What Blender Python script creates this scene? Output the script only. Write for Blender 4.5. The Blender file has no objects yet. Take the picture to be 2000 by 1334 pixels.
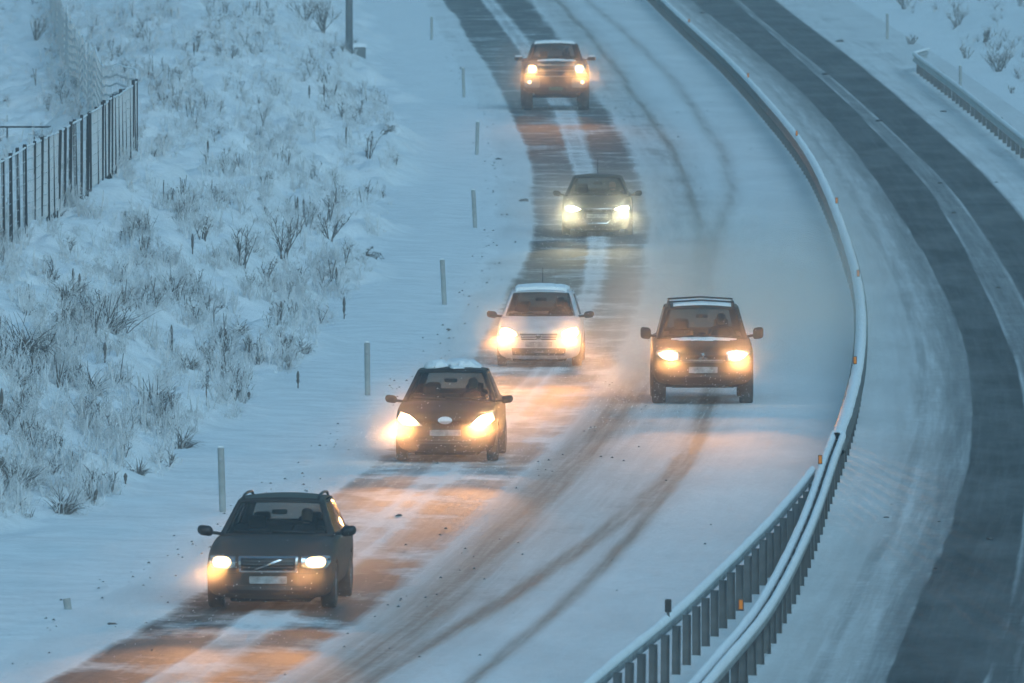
import bpy, bmesh, math, random
import numpy as np
from mathutils import Vector, Matrix
from mathutils.bvhtree import BVHTree

random.seed(7)
RNG = np.random.default_rng(11)
SC = bpy.context.scene
COL = SC.collection

# ------------------------------------------------------------------ camera
F = 30000.0            # focal length in photograph pixels (2000 wide)
CAMH = 12.3
HORIZ = -537.0
PITCH = math.atan((667 - HORIZ) / F)
cam_d = bpy.data.cameras.new('camera')
cam = bpy.data.objects.new('camera', cam_d)
COL.objects.link(cam)
cam.location = (0, 0, CAMH)
cam.rotation_euler = (math.pi / 2 - PITCH, 0, 0)
cam_d.sensor_width = 36.0
cam_d.lens = F / 2000 * 36.0
cam_d.clip_start = 1.0
cam_d.clip_end = 9000
cam_d.dof.use_dof = True
cam_d.dof.focus_distance = 275
cam_d.dof.aperture_fstop = 540 / 62.0
SC.camera = cam

# ------------------------------------------------------------------ world, sun, exposure
SUN_EL, SUN_ROT = 3.0, 200.0
w = bpy.data.worlds.new('World')
SC.world = w
w.use_nodes = True
nt = w.node_tree
nt.nodes.clear()
sky = nt.nodes.new('ShaderNodeTexSky')
sky.sky_type = 'NISHITA'
sky.sun_disc = False
sky.sun_elevation = math.radians(SUN_EL)
sky.sun_rotation = math.radians(SUN_ROT)
sky.air_density = 1.6
sky.dust_density = 0.3
sky.ozone_density = 5.0
tint = nt.nodes.new('ShaderNodeMix')
tint.data_type = 'RGBA'
tint.blend_type = 'MULTIPLY'
tint.inputs[0].default_value = 1.0
tint.inputs[7].default_value = (1.02, 1.12, 0.88, 1)
bg = nt.nodes.new('ShaderNodeBackground')
bg.inputs[1].default_value = 0.15
out = nt.nodes.new('ShaderNodeOutputWorld')
nt.links.new(sky.outputs[0], tint.inputs[6])
nt.links.new(tint.outputs[2], bg.inputs[0])
nt.links.new(bg.outputs[0], out.inputs[0])

sun_d = bpy.data.lights.new('sun', 'SUN')
sun_d.energy = 0.5
sun_d.angle = math.radians(40)
sun_d.color = (0.60, 0.86, 1.0)
sun = bpy.data.objects.new('sun', sun_d)
COL.objects.link(sun)
sun.rotation_euler = (math.radians(52), 0, math.radians(25))

SC.view_settings.view_transform = 'Standard'
SC.view_settings.look = 'None'
SC.view_settings.gamma = 1.0
SC.view_settings.use_curve_mapping = False
SC.view_settings.exposure = 1.82
SC.render.engine = 'CYCLES'
SC.cycles.use_denoising = True
SC.cycles.use_adaptive_sampling = True
SC.cycles.adaptive_threshold = 0.03
SC.cycles.max_bounces = 5
SC.cycles.diffuse_bounces = 2
SC.cycles.glossy_bounces = 2
SC.cycles.transparent_max_bounces = 12
SC.cycles.transmission_bounces = 2
SC.cycles.volume_bounces = 1
SC.cycles.volume_step_rate = 0.9
SC.cycles.volume_max_steps = 256
SC.cycles.sample_clamp_indirect = 4.0
SC.cycles.caustics_reflective = False
SC.cycles.caustics_refractive = False


# ------------------------------------------------------------------ helpers
def tag(o, label=None, cat=None, group=None, kind=None):
    if label: o['label'] = label
    if cat: o['category'] = cat
    if group: o['group'] = group
    if kind: o['kind'] = kind
    return o


def empty(name, loc=(0, 0, 0), rz=0.0):
    o = bpy.data.objects.new(name, None)
    o.empty_display_size = 0.3
    COL.objects.link(o)
    o.location = loc
    o.rotation_euler = (0, 0, rz)
    return o


def link(name, me, mat=None, parent=None, smooth=False):
    o = bpy.data.objects.new(name, me)
    COL.objects.link(o)
    if mat is not None and not me.materials:
        me.materials.append(mat)
    if parent is not None:
        o.parent = parent
    if smooth:
        me.polygons.foreach_set('use_smooth', [True] * len(me.polygons))
    return o


def mobj(name, verts, faces, mat=None, parent=None, smooth=False):
    me = bpy.data.meshes.new(name)
    me.from_pydata([tuple(v) for v in verts], [], faces)
    me.update()
    return link(name, me, mat, parent, smooth)


def bobj(name, bm, mat=None, parent=None, smooth=False):
    me = bpy.data.meshes.new(name)
    bm.to_mesh(me)
    bm.free()
    return link(name, me, mat, parent, smooth)


def npmesh(name, V, Q, mat=None, parent=None, smooth=True, attrs=None):
    """numpy quads / tris into a mesh"""
    V = np.asarray(V, dtype=np.float32)
    Q = np.asarray(Q, dtype=np.int32)
    n = Q.shape[1]
    me = bpy.data.meshes.new(name)
    me.vertices.add(len(V))
    me.vertices.foreach_set('co', V.ravel())
    me.loops.add(Q.size)
    me.loops.foreach_set('vertex_index', Q.ravel())
    me.polygons.add(len(Q))
    me.polygons.foreach_set('loop_start', np.arange(len(Q), dtype=np.int32) * n)
    me.polygons.foreach_set('use_smooth', np.full(len(Q), smooth, dtype=bool))
    me.update(calc_edges=True)
    me.validate()
    for k, a in (attrs or {}).items():
        at = me.attributes.new(k, 'FLOAT', 'POINT')
        at.data.foreach_set('value', np.asarray(a, dtype=np.float32).ravel())
    return link(name, me, mat, parent)


def box_bm(bm, c, s, rot=None, bevel=0.0, seg=2):
    r = bmesh.ops.create_cube(bm, size=1.0)
    vs = r['verts']
    for v in vs:
        v.co = Vector((v.co.x * s[0], v.co.y * s[1], v.co.z * s[2]))
    if bevel > 0:
        es = list({e for v in vs for e in v.link_edges})
        rb = bmesh.ops.bevel(bm, geom=es, offset=bevel, segments=seg, affect='EDGES', profile=0.5)
        vs = list({v for f in rb['faces'] for v in f.verts} | {v for v in vs if v.is_valid})
    for v in vs:
        p = v.co
        if rot is not None:
            p = rot @ p
        v.co = p + Vector(c)
    return vs


def box(name, c, s, mat, parent=None, rot=None, bevel=0.0, seg=2):
    bm = bmesh.new()
    box_bm(bm, c, s, rot, bevel, seg)
    return bobj(name, bm, mat, parent, smooth=False)


def tube_arrays(P, R, n=6):
    """P list of points, R radii -> verts, quads (open ended tube with end caps as points)"""
    P = [Vector(p) for p in P]
    vs, qs = [], []
    for i, p in enumerate(P):
        a = P[max(i - 1, 0)]
        b = P[min(i + 1, len(P) - 1)]
        t = (b - a)
        if t.length < 1e-9:
            t = Vector((0, 0, 1))
        t.normalize()
        u = t.cross(Vector((0, 0, 1)))
        if u.length < 1e-3:
            u = t.cross(Vector((1, 0, 0)))
        u.normalize()
        v = t.cross(u)
        r = R[i] if hasattr(R, '__len__') else R
        for k in range(n):
            an = 2 * math.pi * k / n
            vs.append(p + (u * math.cos(an) + v * math.sin(an)) * r)
    for i in range(len(P) - 1):
        for k in range(n):
            qs.append((i * n + k, i * n + (k + 1) % n, (i + 1) * n + (k + 1) % n, (i + 1) * n + k))
    qs.append(tuple(range(n - 1, -1, -1)))
    qs.append(tuple((len(P) - 1) * n + k for k in range(n)))
    return vs, qs


def tube(name, P, R, mat, parent=None, n=6, smooth=True):
    v, q = tube_arrays(P, R, n)
    return mobj(name, v, q, mat, parent, smooth)


def lathe(name, prof, mat, parent=None, n=24, axis='Z', smooth=True, close=False):
    vs, qs = [], []
    m = len(prof)
    for k in range(n):
        a = 2 * math.pi * k / n
        for (r, h) in prof:
            if axis == 'Z':
                vs.append((r * math.cos(a), r * math.sin(a), h))
            else:
                vs.append((h, r * math.cos(a), r * math.sin(a)))
    for k in range(n):
        k2 = (k + 1) % n
        for j in range(m - 1 if not close else m):
            j2 = (j + 1) % m
            qs.append((k * m + j, k2 * m + j, k2 * m + j2, k * m + j2))
    return mobj(name, vs, qs, mat, parent, smooth)


def _hash(ix, iy, seed):
    h = (ix * 374761393 + iy * 668265263 + seed * 974711) & 0xFFFFFFFF
    h = ((h ^ (h >> 13)) * 1274126177) & 0xFFFFFFFF
    h = h ^ (h >> 16)
    return (h & 0xFFFF) / 65535.0


def vnoise(x, y, seed=0):
    x = np.asarray(x, dtype=np.float64)
    y = np.asarray(y, dtype=np.float64)
    ix = np.floor(x).astype(np.int64)
    iy = np.floor(y).astype(np.int64)
    fx = x - ix
    fy = y - iy
    fx = fx * fx * (3 - 2 * fx)
    fy = fy * fy * (3 - 2 * fy)
    a = _hash(ix, iy, seed)
    b = _hash(ix + 1, iy, seed)
    c = _hash(ix, iy + 1, seed)
    d = _hash(ix + 1, iy + 1, seed)
    return (a * (1 - fx) + b * fx) * (1 - fy) + (c * (1 - fx) + d * fx) * fy


def sstep(a, b, x):
    t = np.clip((x - a) / (b - a), 0, 1)
    return t * t * (3 - 2 * t)


# ------------------------------------------------------------------ pixel <-> ground
CP, SP = math.cos(PITCH), math.sin(PITCH)


def ray(px, py):
    a = (px - 1000.0) / F
    b = (667.0 - py) / F
    return np.array([a, CP + b * SP, -SP + b * CP])


def unproj(px, py, z=0.0):
    r = ray(px, py)
    t = (z - CAMH) / r[2]
    return np.array([r[0] * t, r[1] * t, z])


def proj(X, Y, Z):
    dz = Z - CAMH
    c = Y * CP - dz * SP
    u = Y * SP + dz * CP
    return 1000 + F * X / c, 667 - F * u / c


class Curve:
    """a line of the road traced in the photograph and laid on the plane z"""
    def __init__(self, pts, z=0.0, sig=38.0):
        pts = sorted(pts)
        yy = np.array([p[0] for p in pts], float)
        xx = np.array([p[1] for p in pts], float)
        g = np.arange(yy[0], yy[-1] + 1, 4.0)
        gx = np.interp(g, yy, xx)
        n = int(4 * sig / 4)
        k = np.exp(-0.5 * (np.arange(-n, n + 1) * 4 / sig) ** 2)
        k /= k.sum()
        for _ in range(1):
            s0 = (gx[12] - gx[0]) / 12
            s1 = (gx[-1] - gx[-13]) / 12
            pad = np.concatenate([gx[0] + s0 * np.arange(-n, 0), gx, gx[-1] + s1 * np.arange(1, n + 1)])
            gx = np.convolve(pad, k, mode='valid')
        W = np.array([unproj(a, b, z) for a, b in zip(gx, g)])
        o = np.argsort(W[:, 1])
        self.Y = W[o, 1]
        self.X = W[o, 0]
        self.z = z

    def __call__(self, Y):
        Y = np.asarray(Y, float)
        x = np.interp(Y, self.Y, self.X)
        n = max(8, len(self.Y) // 14)
        s0 = (self.X[n] - self.X[0]) / (self.Y[n] - self.Y[0])
        s1 = (self.X[-1] - self.X[-9]) / (self.Y[-1] - self.Y[-9])
        x = np.where(Y < self.Y[0], self.X[0] + (Y - self.Y[0]) * s0, x)
        x = np.where(Y > self.Y[-1], self.X[-1] + (Y - self.Y[-1]) * s1, x)
        return x

    def slope(self, Y):
        return float((self(Y + 4) - self(Y - 4)) / 8)


C0 = Curve([(1360, -110), (1290, 0), (1204, 132), (1148, 240), (1100, 325), (1056, 400), (960, 535), (880, 635),
            (800, 735), (721, 812), (640, 880), (560, 932), (480, 960), (400, 968), (330, 964), (250, 950),
            (183, 920), (105, 875), (30, 839), (0, 822)])
C1 = Curve([(1334, 95), (1228, 280), (1156, 400), (1060, 525), (964, 656), (912, 730), (850, 803), (780, 868),
            (700, 925), (600, 985), (544, 1010), (499, 1027), (469, 1036), (420, 1042), (390, 1041), (345, 1038),
            (300, 1028), (240, 1008), (186, 980), (120, 944), (60, 905), (0, 863)])
C2 = Curve([(1334, 288), (1272, 395), (1212, 480), (1096, 640), (1060, 690), (990, 775), (920, 850), (850, 930),
            (727, 1050), (660, 1108), (598, 1138), (535, 1150), (450, 1152), (400, 1145), (330, 1127), (300, 1118),
            (240, 1094), (222, 1085), (150, 1048), (87, 1007), (33, 968), (0, 941)])
C3 = Curve([(1334, 384), (1272, 480), (1196, 580), (1096, 705), (1060, 748), (990, 828), (920, 893), (850, 965),
            (727, 1092), (660, 1140), (598, 1164), (535, 1177), (450, 1181), (400, 1177), (339, 1164), (285, 1145),
            (222, 1121), (150, 1078), (81, 1031), (33, 992), (0, 962)])
C4 = Curve([(1334, 540), (1272, 645), (1196, 735), (1124, 820), (1060, 892), (1000, 957), (900, 1060), (790, 1155),
            (739, 1190), (670, 1232), (595, 1260), (550, 1268), (450, 1271), (400, 1266), (354, 1256), (300, 1235),
            (264, 1214), (222, 1187), (150, 1145), (75, 1098), (33, 1061), (0, 1034)])
TA = Curve([(1334, 660), (1244, 820), (1108, 940), (1020, 1032), (900, 1132), (820, 1200), (740, 1262), (640, 1330),
            (560, 1370), (500, 1382)])
TB = Curve([(1334, 725), (1288, 800), (1212, 940), (1116, 1080), (1028, 1200), (952, 1300), (900, 1336), (840, 1368),
            (790, 1385), (680, 1392), (582, 1386), (505, 1382), (442, 1366), (393, 1352), (315, 1325), (249, 1280),
            (165, 1220), (75, 1160), (18, 1100), (0, 1085)])
TC = Curve([(1334, 930), (1276, 1000), (1212, 1080), (1124, 1160), (1060, 1225), (968, 1302), (900, 1345),
            (840, 1375)])
TE = Curve([(520, 1380), (484, 1390), (442, 1415), (400, 1430), (356, 1436), (319, 1424), (276, 1397), (216, 1361),
            (150, 1310), (90, 1250), (39, 1190), (0, 1145)])
RZ = 0.78
RM = Curve([(1334, 1362), (1266, 1421), (1193, 1484), (1120, 1526), (1051, 1560), (985, 1588), (922, 1609),
            (870, 1626), (814, 1650), (757, 1666), (714, 1676), (680, 1680), (617, 1683), (568, 1679), (533, 1673),
            (487, 1660), (442, 1645), (400, 1629), (337, 1602), (296, 1580), (255, 1550), (210, 1512), (165, 1471),
            (120, 1430), (82, 1389), (45, 1344), (8, 1306), (-20, 1276)], z=RZ, sig=26)
RL = Curve([(1380, 1098), (1329, 1157), (1287, 1206), (1249, 1254), (1204, 1310), (1173, 1345), (1127, 1393), (1086, 1435),
            (1044, 1477), (1009, 1512), (964, 1550), (922, 1585), (906, 1596)], z=RZ, sig=16)
D1 = Curve([(1334, 1728), (1242, 1761), (1128, 1814), (1033, 1856), (947, 1880), (881, 1894), (795, 1900), (715, 1895),
            (670, 1881), (603, 1856), (550, 1835), (491, 1800), (421, 1755), (334, 1700), (255, 1632), (180, 1569),
            (120, 1494), (56, 1419), (0, 1347)])
D2 = Curve([(1334, 1925), (1128, 1985), (1000, 2005), (900, 2012), (820, 2008), (750, 1996), (701, 1986), (645, 1958),
            (617, 1950), (499, 1891), (424, 1850), (360, 1812), (319, 1767), (255, 1707), (187, 1644), (142, 1587),
            (86, 1527), (37, 1475), (0, 1430)])
D3 = Curve([(1334, 2000), (1128, 2060), (1000, 2078), (900, 2080), (800, 2072), (700, 2050), (640, 2025), (571, 1990),
            (495, 1944), (439, 1910), (382, 1865), (322, 1812), (277, 1760), (225, 1707), (157, 1632), (109, 1565),
            (56, 1505), (15, 1456), (0, 1441)])
D4 = Curve([(1334, 2190), (1128, 2230), (1000, 2240), (900, 2235), (800, 2215), (700, 2180), (600, 2120), (500, 2050),
            (420, 1996), (375, 1955), (307, 1887), (240, 1812), (176, 1737), (127, 1681), (86, 1625), (45, 1569),
            (0, 1512)])
RF = Curve([(420, 2215), (330, 2085), (268, 2000), (234, 1961), (198, 1916), (166, 1878), (137, 1837), (108, 1792), (88, 1768)], z=RZ)


def bank_z(X, Y):
    """height of the snow-covered bank left of the road and of the verge right of it"""
    o = C0(Y) - X
    n1 = vnoise(X * 0.30, Y * 0.10, 3) - 0.5
    n2 = vnoise(X * 0.85, Y * 0.35, 5) - 0.5
    n3 = vnoise(X * 2.6, Y * 1.5, 9) - 0.5
    rough = sstep(2.0, 3.4, o + 1.2 * n1)
    z = 0.06 + 0.05 * sstep(0, 2.4, o) + 1.9 * sstep(2.2, 8.2, o) - 1.0 * sstep(9.6, 16, o)
    z = z + rough * (0.75 * n1 + 0.60 * n2 + 0.30 * n3) + (1 - rough) * (0.05 * n2 + 0.012 * n3)
    z = np.where(o < 1.2, 0.052 + (z - 0.052) * np.clip(o / 1.2, 0, 1) ** 2 + 0.1 * np.minimum(o, 0), z)
    r = X - (D4(Y) + 3.3)
    zr = 0.03 + 0.5 * sstep(1.2, 7, r) + sstep(0.8, 2.5, r) * (0.35 * n1 + 0.2 * n2 + 0.06 * n3)
    zr = np.where(r < 0.25, 0.02 + (zr - 0.02) * np.clip(r / 0.25, 0, 1), zr)
    return np.where(o > -0.62, z, np.where(r > 0, zr, 0.02))


def ground_at(px, py):
    """first hit of the pixel's ray with the bank"""
    r = ray(px, py)
    t0 = -CAMH / r[2]
    t = np.concatenate([np.arange(0.74 * t0, 1.005 * t0, 1.1), [1.02 * t0]])
    X, Y, Z = r[0] * t, r[1] * t, CAMH + r[2] * t
    d = Z - bank_z(X, Y)
    i = int(np.argmax(d < 0))
    if not (d < 0).any():
        return unproj(px, py)
    a, b = t[max(i - 1, 0)], t[i]
    for _ in range(12):
        m = (a + b) / 2
        if CAMH + r[2] * m - float(bank_z(r[0] * m, r[1] * m)) < 0:
            b = m
        else:
            a = m
    return np.array([r[0] * b, r[1] * b, CAMH + r[2] * b])


def scale_at(Y):
    return F / Y


# ------------------------------------------------------------------ materials
def mat_new(name):
    m = bpy.data.materials.new(name)
    m.use_nodes = True
    m.node_tree.nodes.clear()
    return m


class NB:
    def __init__(self, m):
        self.t = m.node_tree

    def n(self, typ, **kw):
        nd = self.t.nodes.new(typ)
        for k, v in kw.items():
            if k == 'inp':
                for kk, vv in v.items():
                    if hasattr(vv, 'is_linked') or isinstance(vv, bpy.types.NodeSocket):
                        self.t.links.new(vv, nd.inputs[kk])
                    else:
                        nd.inputs[kk].default_value = vv
            else:
                setattr(nd, k, v)
        return nd

    def noise(self, vec, scale, detail=3, rough=0.55):
        return self.n('ShaderNodeTexNoise', inp={'Vector': vec, 'Scale': scale, 'Detail': detail, 'Roughness': rough}).outputs[0]

    def math(self, op, a, b=0.0, c=0.0, clamp=False):
        nd = self.n('ShaderNodeMath', operation=op, use_clamp=clamp, inp={0: a, 1: b, 2: c})
        return nd.outputs[0]

    def rng(self, v, a, b, c=0.0, d=1.0):
        return self.n('ShaderNodeMapRange', inp={0: v, 1: a, 2: b, 3: c, 4: d}).outputs[0]

    def mix(self, f, a, b):
        nd = self.n('ShaderNodeMix', data_type='RGBA', inp={0: f, 6: a, 7: b})
        return nd.outputs[2]

    def out(self, s, vol=False):
        o = self.n('ShaderNodeOutputMaterial')
        self.t.links.new(s, o.inputs['Volume' if vol else 'Surface'])


def pmat(name, col, rough=0.5, metal=0.0, spec=0.5, var=0.0, vscale=3.0, col2=None, bump=0.0, coords='Object'):
    m = mat_new(name)
    b = NB(m)
    tc = b.n('ShaderNodeTexCoord')
    c = (*col, 1)
    p = b.n('ShaderNodeBsdfPrincipled', inp={'Roughness': rough, 'Metallic': metal, 'Specular IOR Level': spec})
    nz = b.noise(tc.outputs[coords], vscale, 4)
    c2 = (*(col2 if col2 else tuple(x * (1 - var) for x in col)), 1)
    b.t.links.new(b.mix(b.rng(nz, 0.35, 0.68), c, c2), p.inputs['Base Color'])
    if bump > 0:
        bp = b.n('ShaderNodeBump', inp={'Strength': bump, 'Distance': 0.03, 'Height': b.noise(tc.outputs[coords], vscale * 6, 4)})
        b.t.links.new(bp.outputs[0], p.inputs['Normal'])
    b.out(p.outputs[0])
    return m


def emat(name, col, strength):
    m = mat_new(name)
    b = NB(m)
    # hot filament reflection in the middle, dimmer towards the rim of the lamp glass
    tc = b.n('ShaderNodeTexCoord')
    sp = b.n('ShaderNodeSeparateXYZ', inp={0: tc.outputs['Generated']})
    dx = b.math('SUBTRACT', sp.outputs[0], 0.5)
    dz = b.math('SUBTRACT', sp.outputs[2], 0.5)
    r2 = b.math('ADD', b.math('MULTIPLY', dx, dx), b.math('MULTIPLY', dz, dz))
    f = b.math('POWER', 2.718, b.math('MULTIPLY', r2, -9.0))
    e = b.n('ShaderNodeEmission', inp={0: (*col, 1), 1: b.math('MULTIPLY', f, strength)})
    b.out(e.outputs[0])
    return m


def glass_mat(name, tintc=(0.46, 0.50, 0.485), gl=0.35):
    m = mat_new(name)
    b = NB(m)
    tr = b.n('ShaderNodeBsdfTransparent', inp={0: (*tintc, 1)})
    g = b.n('ShaderNodeBsdfGlossy', inp={0: (gl, gl, gl, 1), 1: 0.06})
    ge = b.n('ShaderNodeNewGeometry')
    dt = b.n('ShaderNodeVectorMath', operation='DOT_PRODUCT', inp={0: ge.outputs['Normal'], 1: ge.outputs['Incoming']}).outputs['Value']
    k5 = b.math('POWER', b.math('SUBTRACT', 1.0, b.math('ABSOLUTE', dt), clamp=True), 5.0)
    frv = b.math('ADD', b.math('MULTIPLY', k5, 0.9), 0.04)
    tc = b.n('ShaderNodeTexCoord')
    df = b.n('ShaderNodeBsdfDiffuse', inp={0: (0.5, 0.5, 0.5, 1)})
    smear = b.rng(b.noise(tc.outputs['Object'], 2.2, 4), 0.35, 0.75, 0.01, 0.07)
    mx = b.n('ShaderNodeMixShader', inp={0: frv, 1: tr.outputs[0], 2: g.outputs[0]})
    m2 = b.n('ShaderNodeMixShader', inp={0: smear, 1: mx.outputs[0], 2: df.outputs[0]})
    b.out(m2.outputs[0])
    return m


def road_mat():
    m = mat_new('snowy_asphalt')
    b = NB(m)
    tc = b.n('ShaderNodeTexCoord')
    pos = tc.outputs['Object']
    wet = b.n('ShaderNodeAttribute', attribute_name='wet').outputs['Fac']
    dirt = b.n('ShaderNodeAttribute', attribute_name='dirt').outputs['Fac']
    mp = b.n('ShaderNodeMapping', inp={'Vector': pos, 'Scale': (1.0, 0.22, 1.0)})
    nbig = b.noise(mp.outputs[0], 0.55, 5, 0.6)
    nfine = b.noise(pos, 5.0, 4, 0.65)
    ua = b.n('ShaderNodeAttribute', attribute_name='across').outputs['Fac']
    va = b.n('ShaderNodeAttribute', attribute_name='along').outputs['Fac']
    uv = b.n('ShaderNodeCombineXYZ', inp={0: b.math('MULTIPLY', ua, 3.4), 1: b.math('MULTIPLY', va, 0.045), 2: 0.0}).outputs[0]
    nstr = b.noise(uv, 1.6, 5, 0.66)      # drawn out along the driving direction
    # snow cover
    v = b.math('ADD', wet, b.math('MULTIPLY', b.math('SUBTRACT', nbig, 0.5), b.rng(b.n('ShaderNodeAttribute', attribute_name='blown').outputs['Fac'], 0.1, 0.6, 0.22, 0.80)))
    v = b.math('ADD', v, b.math('MULTIPLY', b.math('SUBTRACT', nfine, 0.5), 0.22))
    v = b.math('ADD', v, b.math('MULTIPLY', b.math('SUBTRACT', nstr, 0.5), 0.55))
    mp3 = b.n('ShaderNodeMapping', inp={'Vector': pos, 'Rotation': (0, 0, 0.35), 'Scale': (0.55, 0.30, 1.0)})
    drift = b.rng(b.noise(mp3.outputs[0], 1.0, 6, 0.68), 0.47, 0.72, 0.0, 0.62)      # snow blown across the carriageway
    drift = b.math('MULTIPLY', drift, b.n('ShaderNodeAttribute', attribute_name='blown').outputs['Fac'])
    v = b.math('SUBTRACT', v, drift)
    cover = b.rng(v, 0.30, 0.92)
    asph = b.mix(b.rng(nfine, 0.3, 0.75), (0.030, 0.032, 0.035, 1), (0.060, 0.063, 0.067, 1))
    asph = b.mix(b.rng(nbig, 0.40, 0.72, 0, 0.42), asph, (0.26, 0.26, 0.26, 1))
    asph = b.mix(b.rng(nstr, 0.45, 0.7, 0, 0.30), asph, (0.22, 0.22, 0.22, 1))
    snow = b.mix(b.rng(nbig, 0.3, 0.7), (0.82, 0.84, 0.86, 1), (0.66, 0.68, 0.70, 1))
    snow = b.mix(b.rng(nfine, 0.55, 0.75, 0, 0.35), snow, (0.45, 0.44, 0.43, 1))
    snow = b.mix(b.rng(b.noise(pos, 16.0, 3, 0.7), 0.5, 0.75, 0, 0.35), snow, (0.50, 0.49, 0.48, 1))
    slush = b.mix(nfine, (0.20, 0.17, 0.15, 1), (0.34, 0.30, 0.27, 1))
    dfac = b.math('MULTIPLY', dirt, b.rng(b.math('ADD', b.math('MULTIPLY', nstr, 0.6), b.math('MULTIPLY', nfine, 0.4)), 0.12, 0.55), clamp=True)
    snow = b.mix(dfac, snow, slush)
    colr = b.mix(cover, snow, asph)
    p = b.n('ShaderNodeBsdfPrincipled', inp={'Base Color': colr, 'Specular IOR Level': 0.18})
    rg = b.rng(cover, 0, 1, 0.9, 0.8)
    b.t.links.new(rg, p.inputs['Roughness'])
    bp = b.n('ShaderNodeBump', inp={'Strength': 0.5, 'Distance': 0.05, 'Height': b.math('ADD', nfine, b.math('MULTIPLY', nbig, 1.5))})
    b.t.links.new(bp.outputs[0], p.inputs['Normal'])
    b.out(p.outputs[0])
    return m


def snow_mat(name, c1, c2, scale=1.2, bump=0.5):
    m = mat_new(name)
    b = NB(m)
    tc = b.n('ShaderNodeTexCoord')
    pos = tc.outputs['Object']
    n1 = b.noise(pos, scale, 5)
    n2 = b.noise(pos, scale * 9, 4, 0.65)
    n3 = b.noise(pos, scale * 28, 3, 0.7)
    f = b.math('ADD', b.math('MULTIPLY', n1, 0.4), b.math('ADD', b.math('MULTIPLY', n2, 0.35), b.math('MULTIPLY', n3, 0.25)))
    colr = b.mix(b.rng(f, 0.42, 0.62), (*c1, 1), (*c2, 1))
    p = b.n('ShaderNodeBsdfPrincipled', inp={'Base Color': colr, 'Roughness': 0.85, 'Specular IOR Level': 0.2})
    bp = b.n('ShaderNodeBump', inp={'Strength': bump, 'Distance': 0.06, 'Height': f})
    b.t.links.new(bp.outputs[0], p.inputs['Normal'])
    b.out(p.outputs[0])
    return m


M = {}
M['road'] = road_mat()
M['bank'] = snow_mat('bank_snow', (0.82, 0.84, 0.86), (0.62, 0.64, 0.66), 1.1, 0.6)
M['snow'] = snow_mat('clean_snow', (0.86, 0.88, 0.90), (0.76, 0.78, 0.80), 2.0, 0.4)
M['steel'] = pmat('galvanised_steel', (0.13, 0.14, 0.145), 0.75, 0.1, var=0.4, vscale=2.0)
M['rail_frost'] = pmat('frosted_rail', (0.36, 0.38, 0.39), 0.8, 0.0, var=0.45, vscale=2.5)
M['post_steel'] = pmat('weathered_post_steel', (0.13, 0.14, 0.145), 0.55, 0.3, var=0.35, vscale=5.0)
M['deline'] = pmat('grey_marker_plastic', (0.36, 0.38, 0.375), 0.6, var=0.25, vscale=6)
M['fence_post'] = pmat('dark_fence_post', (0.018, 0.019, 0.022), 0.7, var=0.4, vscale=8)
M['wire'] = pmat('frosted_wire', (0.55, 0.58, 0.6), 0.7, var=0.2)
M['pole'] = pmat('grey_pole', (0.17, 0.19, 0.20), 0.5, 0.3, var=0.3)
M['amber'] = pmat('amber_reflector', (0.9, 0.24, 0.02), 0.25, var=0.2)
M['amber_frame'] = pmat('reflector_frame', (0.10, 0.05, 0.03), 0.5)
M['black'] = pmat('black_plastic', (0.015, 0.015, 0.016), 0.5, var=0.3)
M['tyre'] = pmat('tyre_rubber', (0.018, 0.017, 0.016), 0.85, var=0.3, col2=(0.09, 0.085, 0.08), vscale=5)
M['rim'] = pmat('alloy_rim', (0.3, 0.3, 0.31), 0.35, 0.8, var=0.5)
M['chrome'] = pmat('chrome_trim', (0.55, 0.56, 0.57), 0.25, 0.9, var=0.2)
M['dark'] = pmat('dark_interior', (0.022, 0.023, 0.025), 0.8, var=0.3)
M['seat'] = pmat('seat_fabric', (0.03, 0.032, 0.035), 0.9, var=0.3)
M['plate'] = pmat('snow_smeared_plate', (0.40, 0.41, 0.42), 0.7, vscale=9, col2=(0.17, 0.165, 0.16))
M['plate_green'] = pmat('green_plate', (0.10, 0.20, 0.14), 0.6, var=0.4, vscale=14)
M['glass'] = glass_mat('window_glass')
M['glass_dark'] = glass_mat('tinted_glass', (0.42, 0.45, 0.45), 0.45)
M['stem'] = pmat('dry_stem', (0.085, 0.078, 0.072), 0.9, var=0.5, vscale=1.5, col2=(0.17, 0.155, 0.145))
M['stem_frost'] = pmat('frosted_stem', (0.74, 0.76, 0.78), 0.9, var=0.4, vscale=1.5, col2=(0.46, 0.46, 0.46))
M['clod'] = pmat('dirty_ice', (0.03, 0.03, 0.03), 0.8, var=0.5, vscale=9, col2=(0.11, 0.11, 0.11))
M['skin'] = pmat('skin', (0.36, 0.22, 0.16), 0.6)
M['jacket'] = pmat('dark_jacket', (0.03, 0.032, 0.04), 0.9)
M['lens_warm'] = emat('lit_headlamp_warm', (1.0, 0.62, 0.26), 20.0)
M['lens_white'] = emat('lit_headlamp_white', (1.0, 0.90, 0.58), 20.0)
M['lens_small'] = emat('lit_small_lamp', (1.0, 0.60, 0.24), 6.0)
M['concrete'] = pmat('concrete', (0.3, 0.3, 0.3), 0.9, var=0.3)


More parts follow.
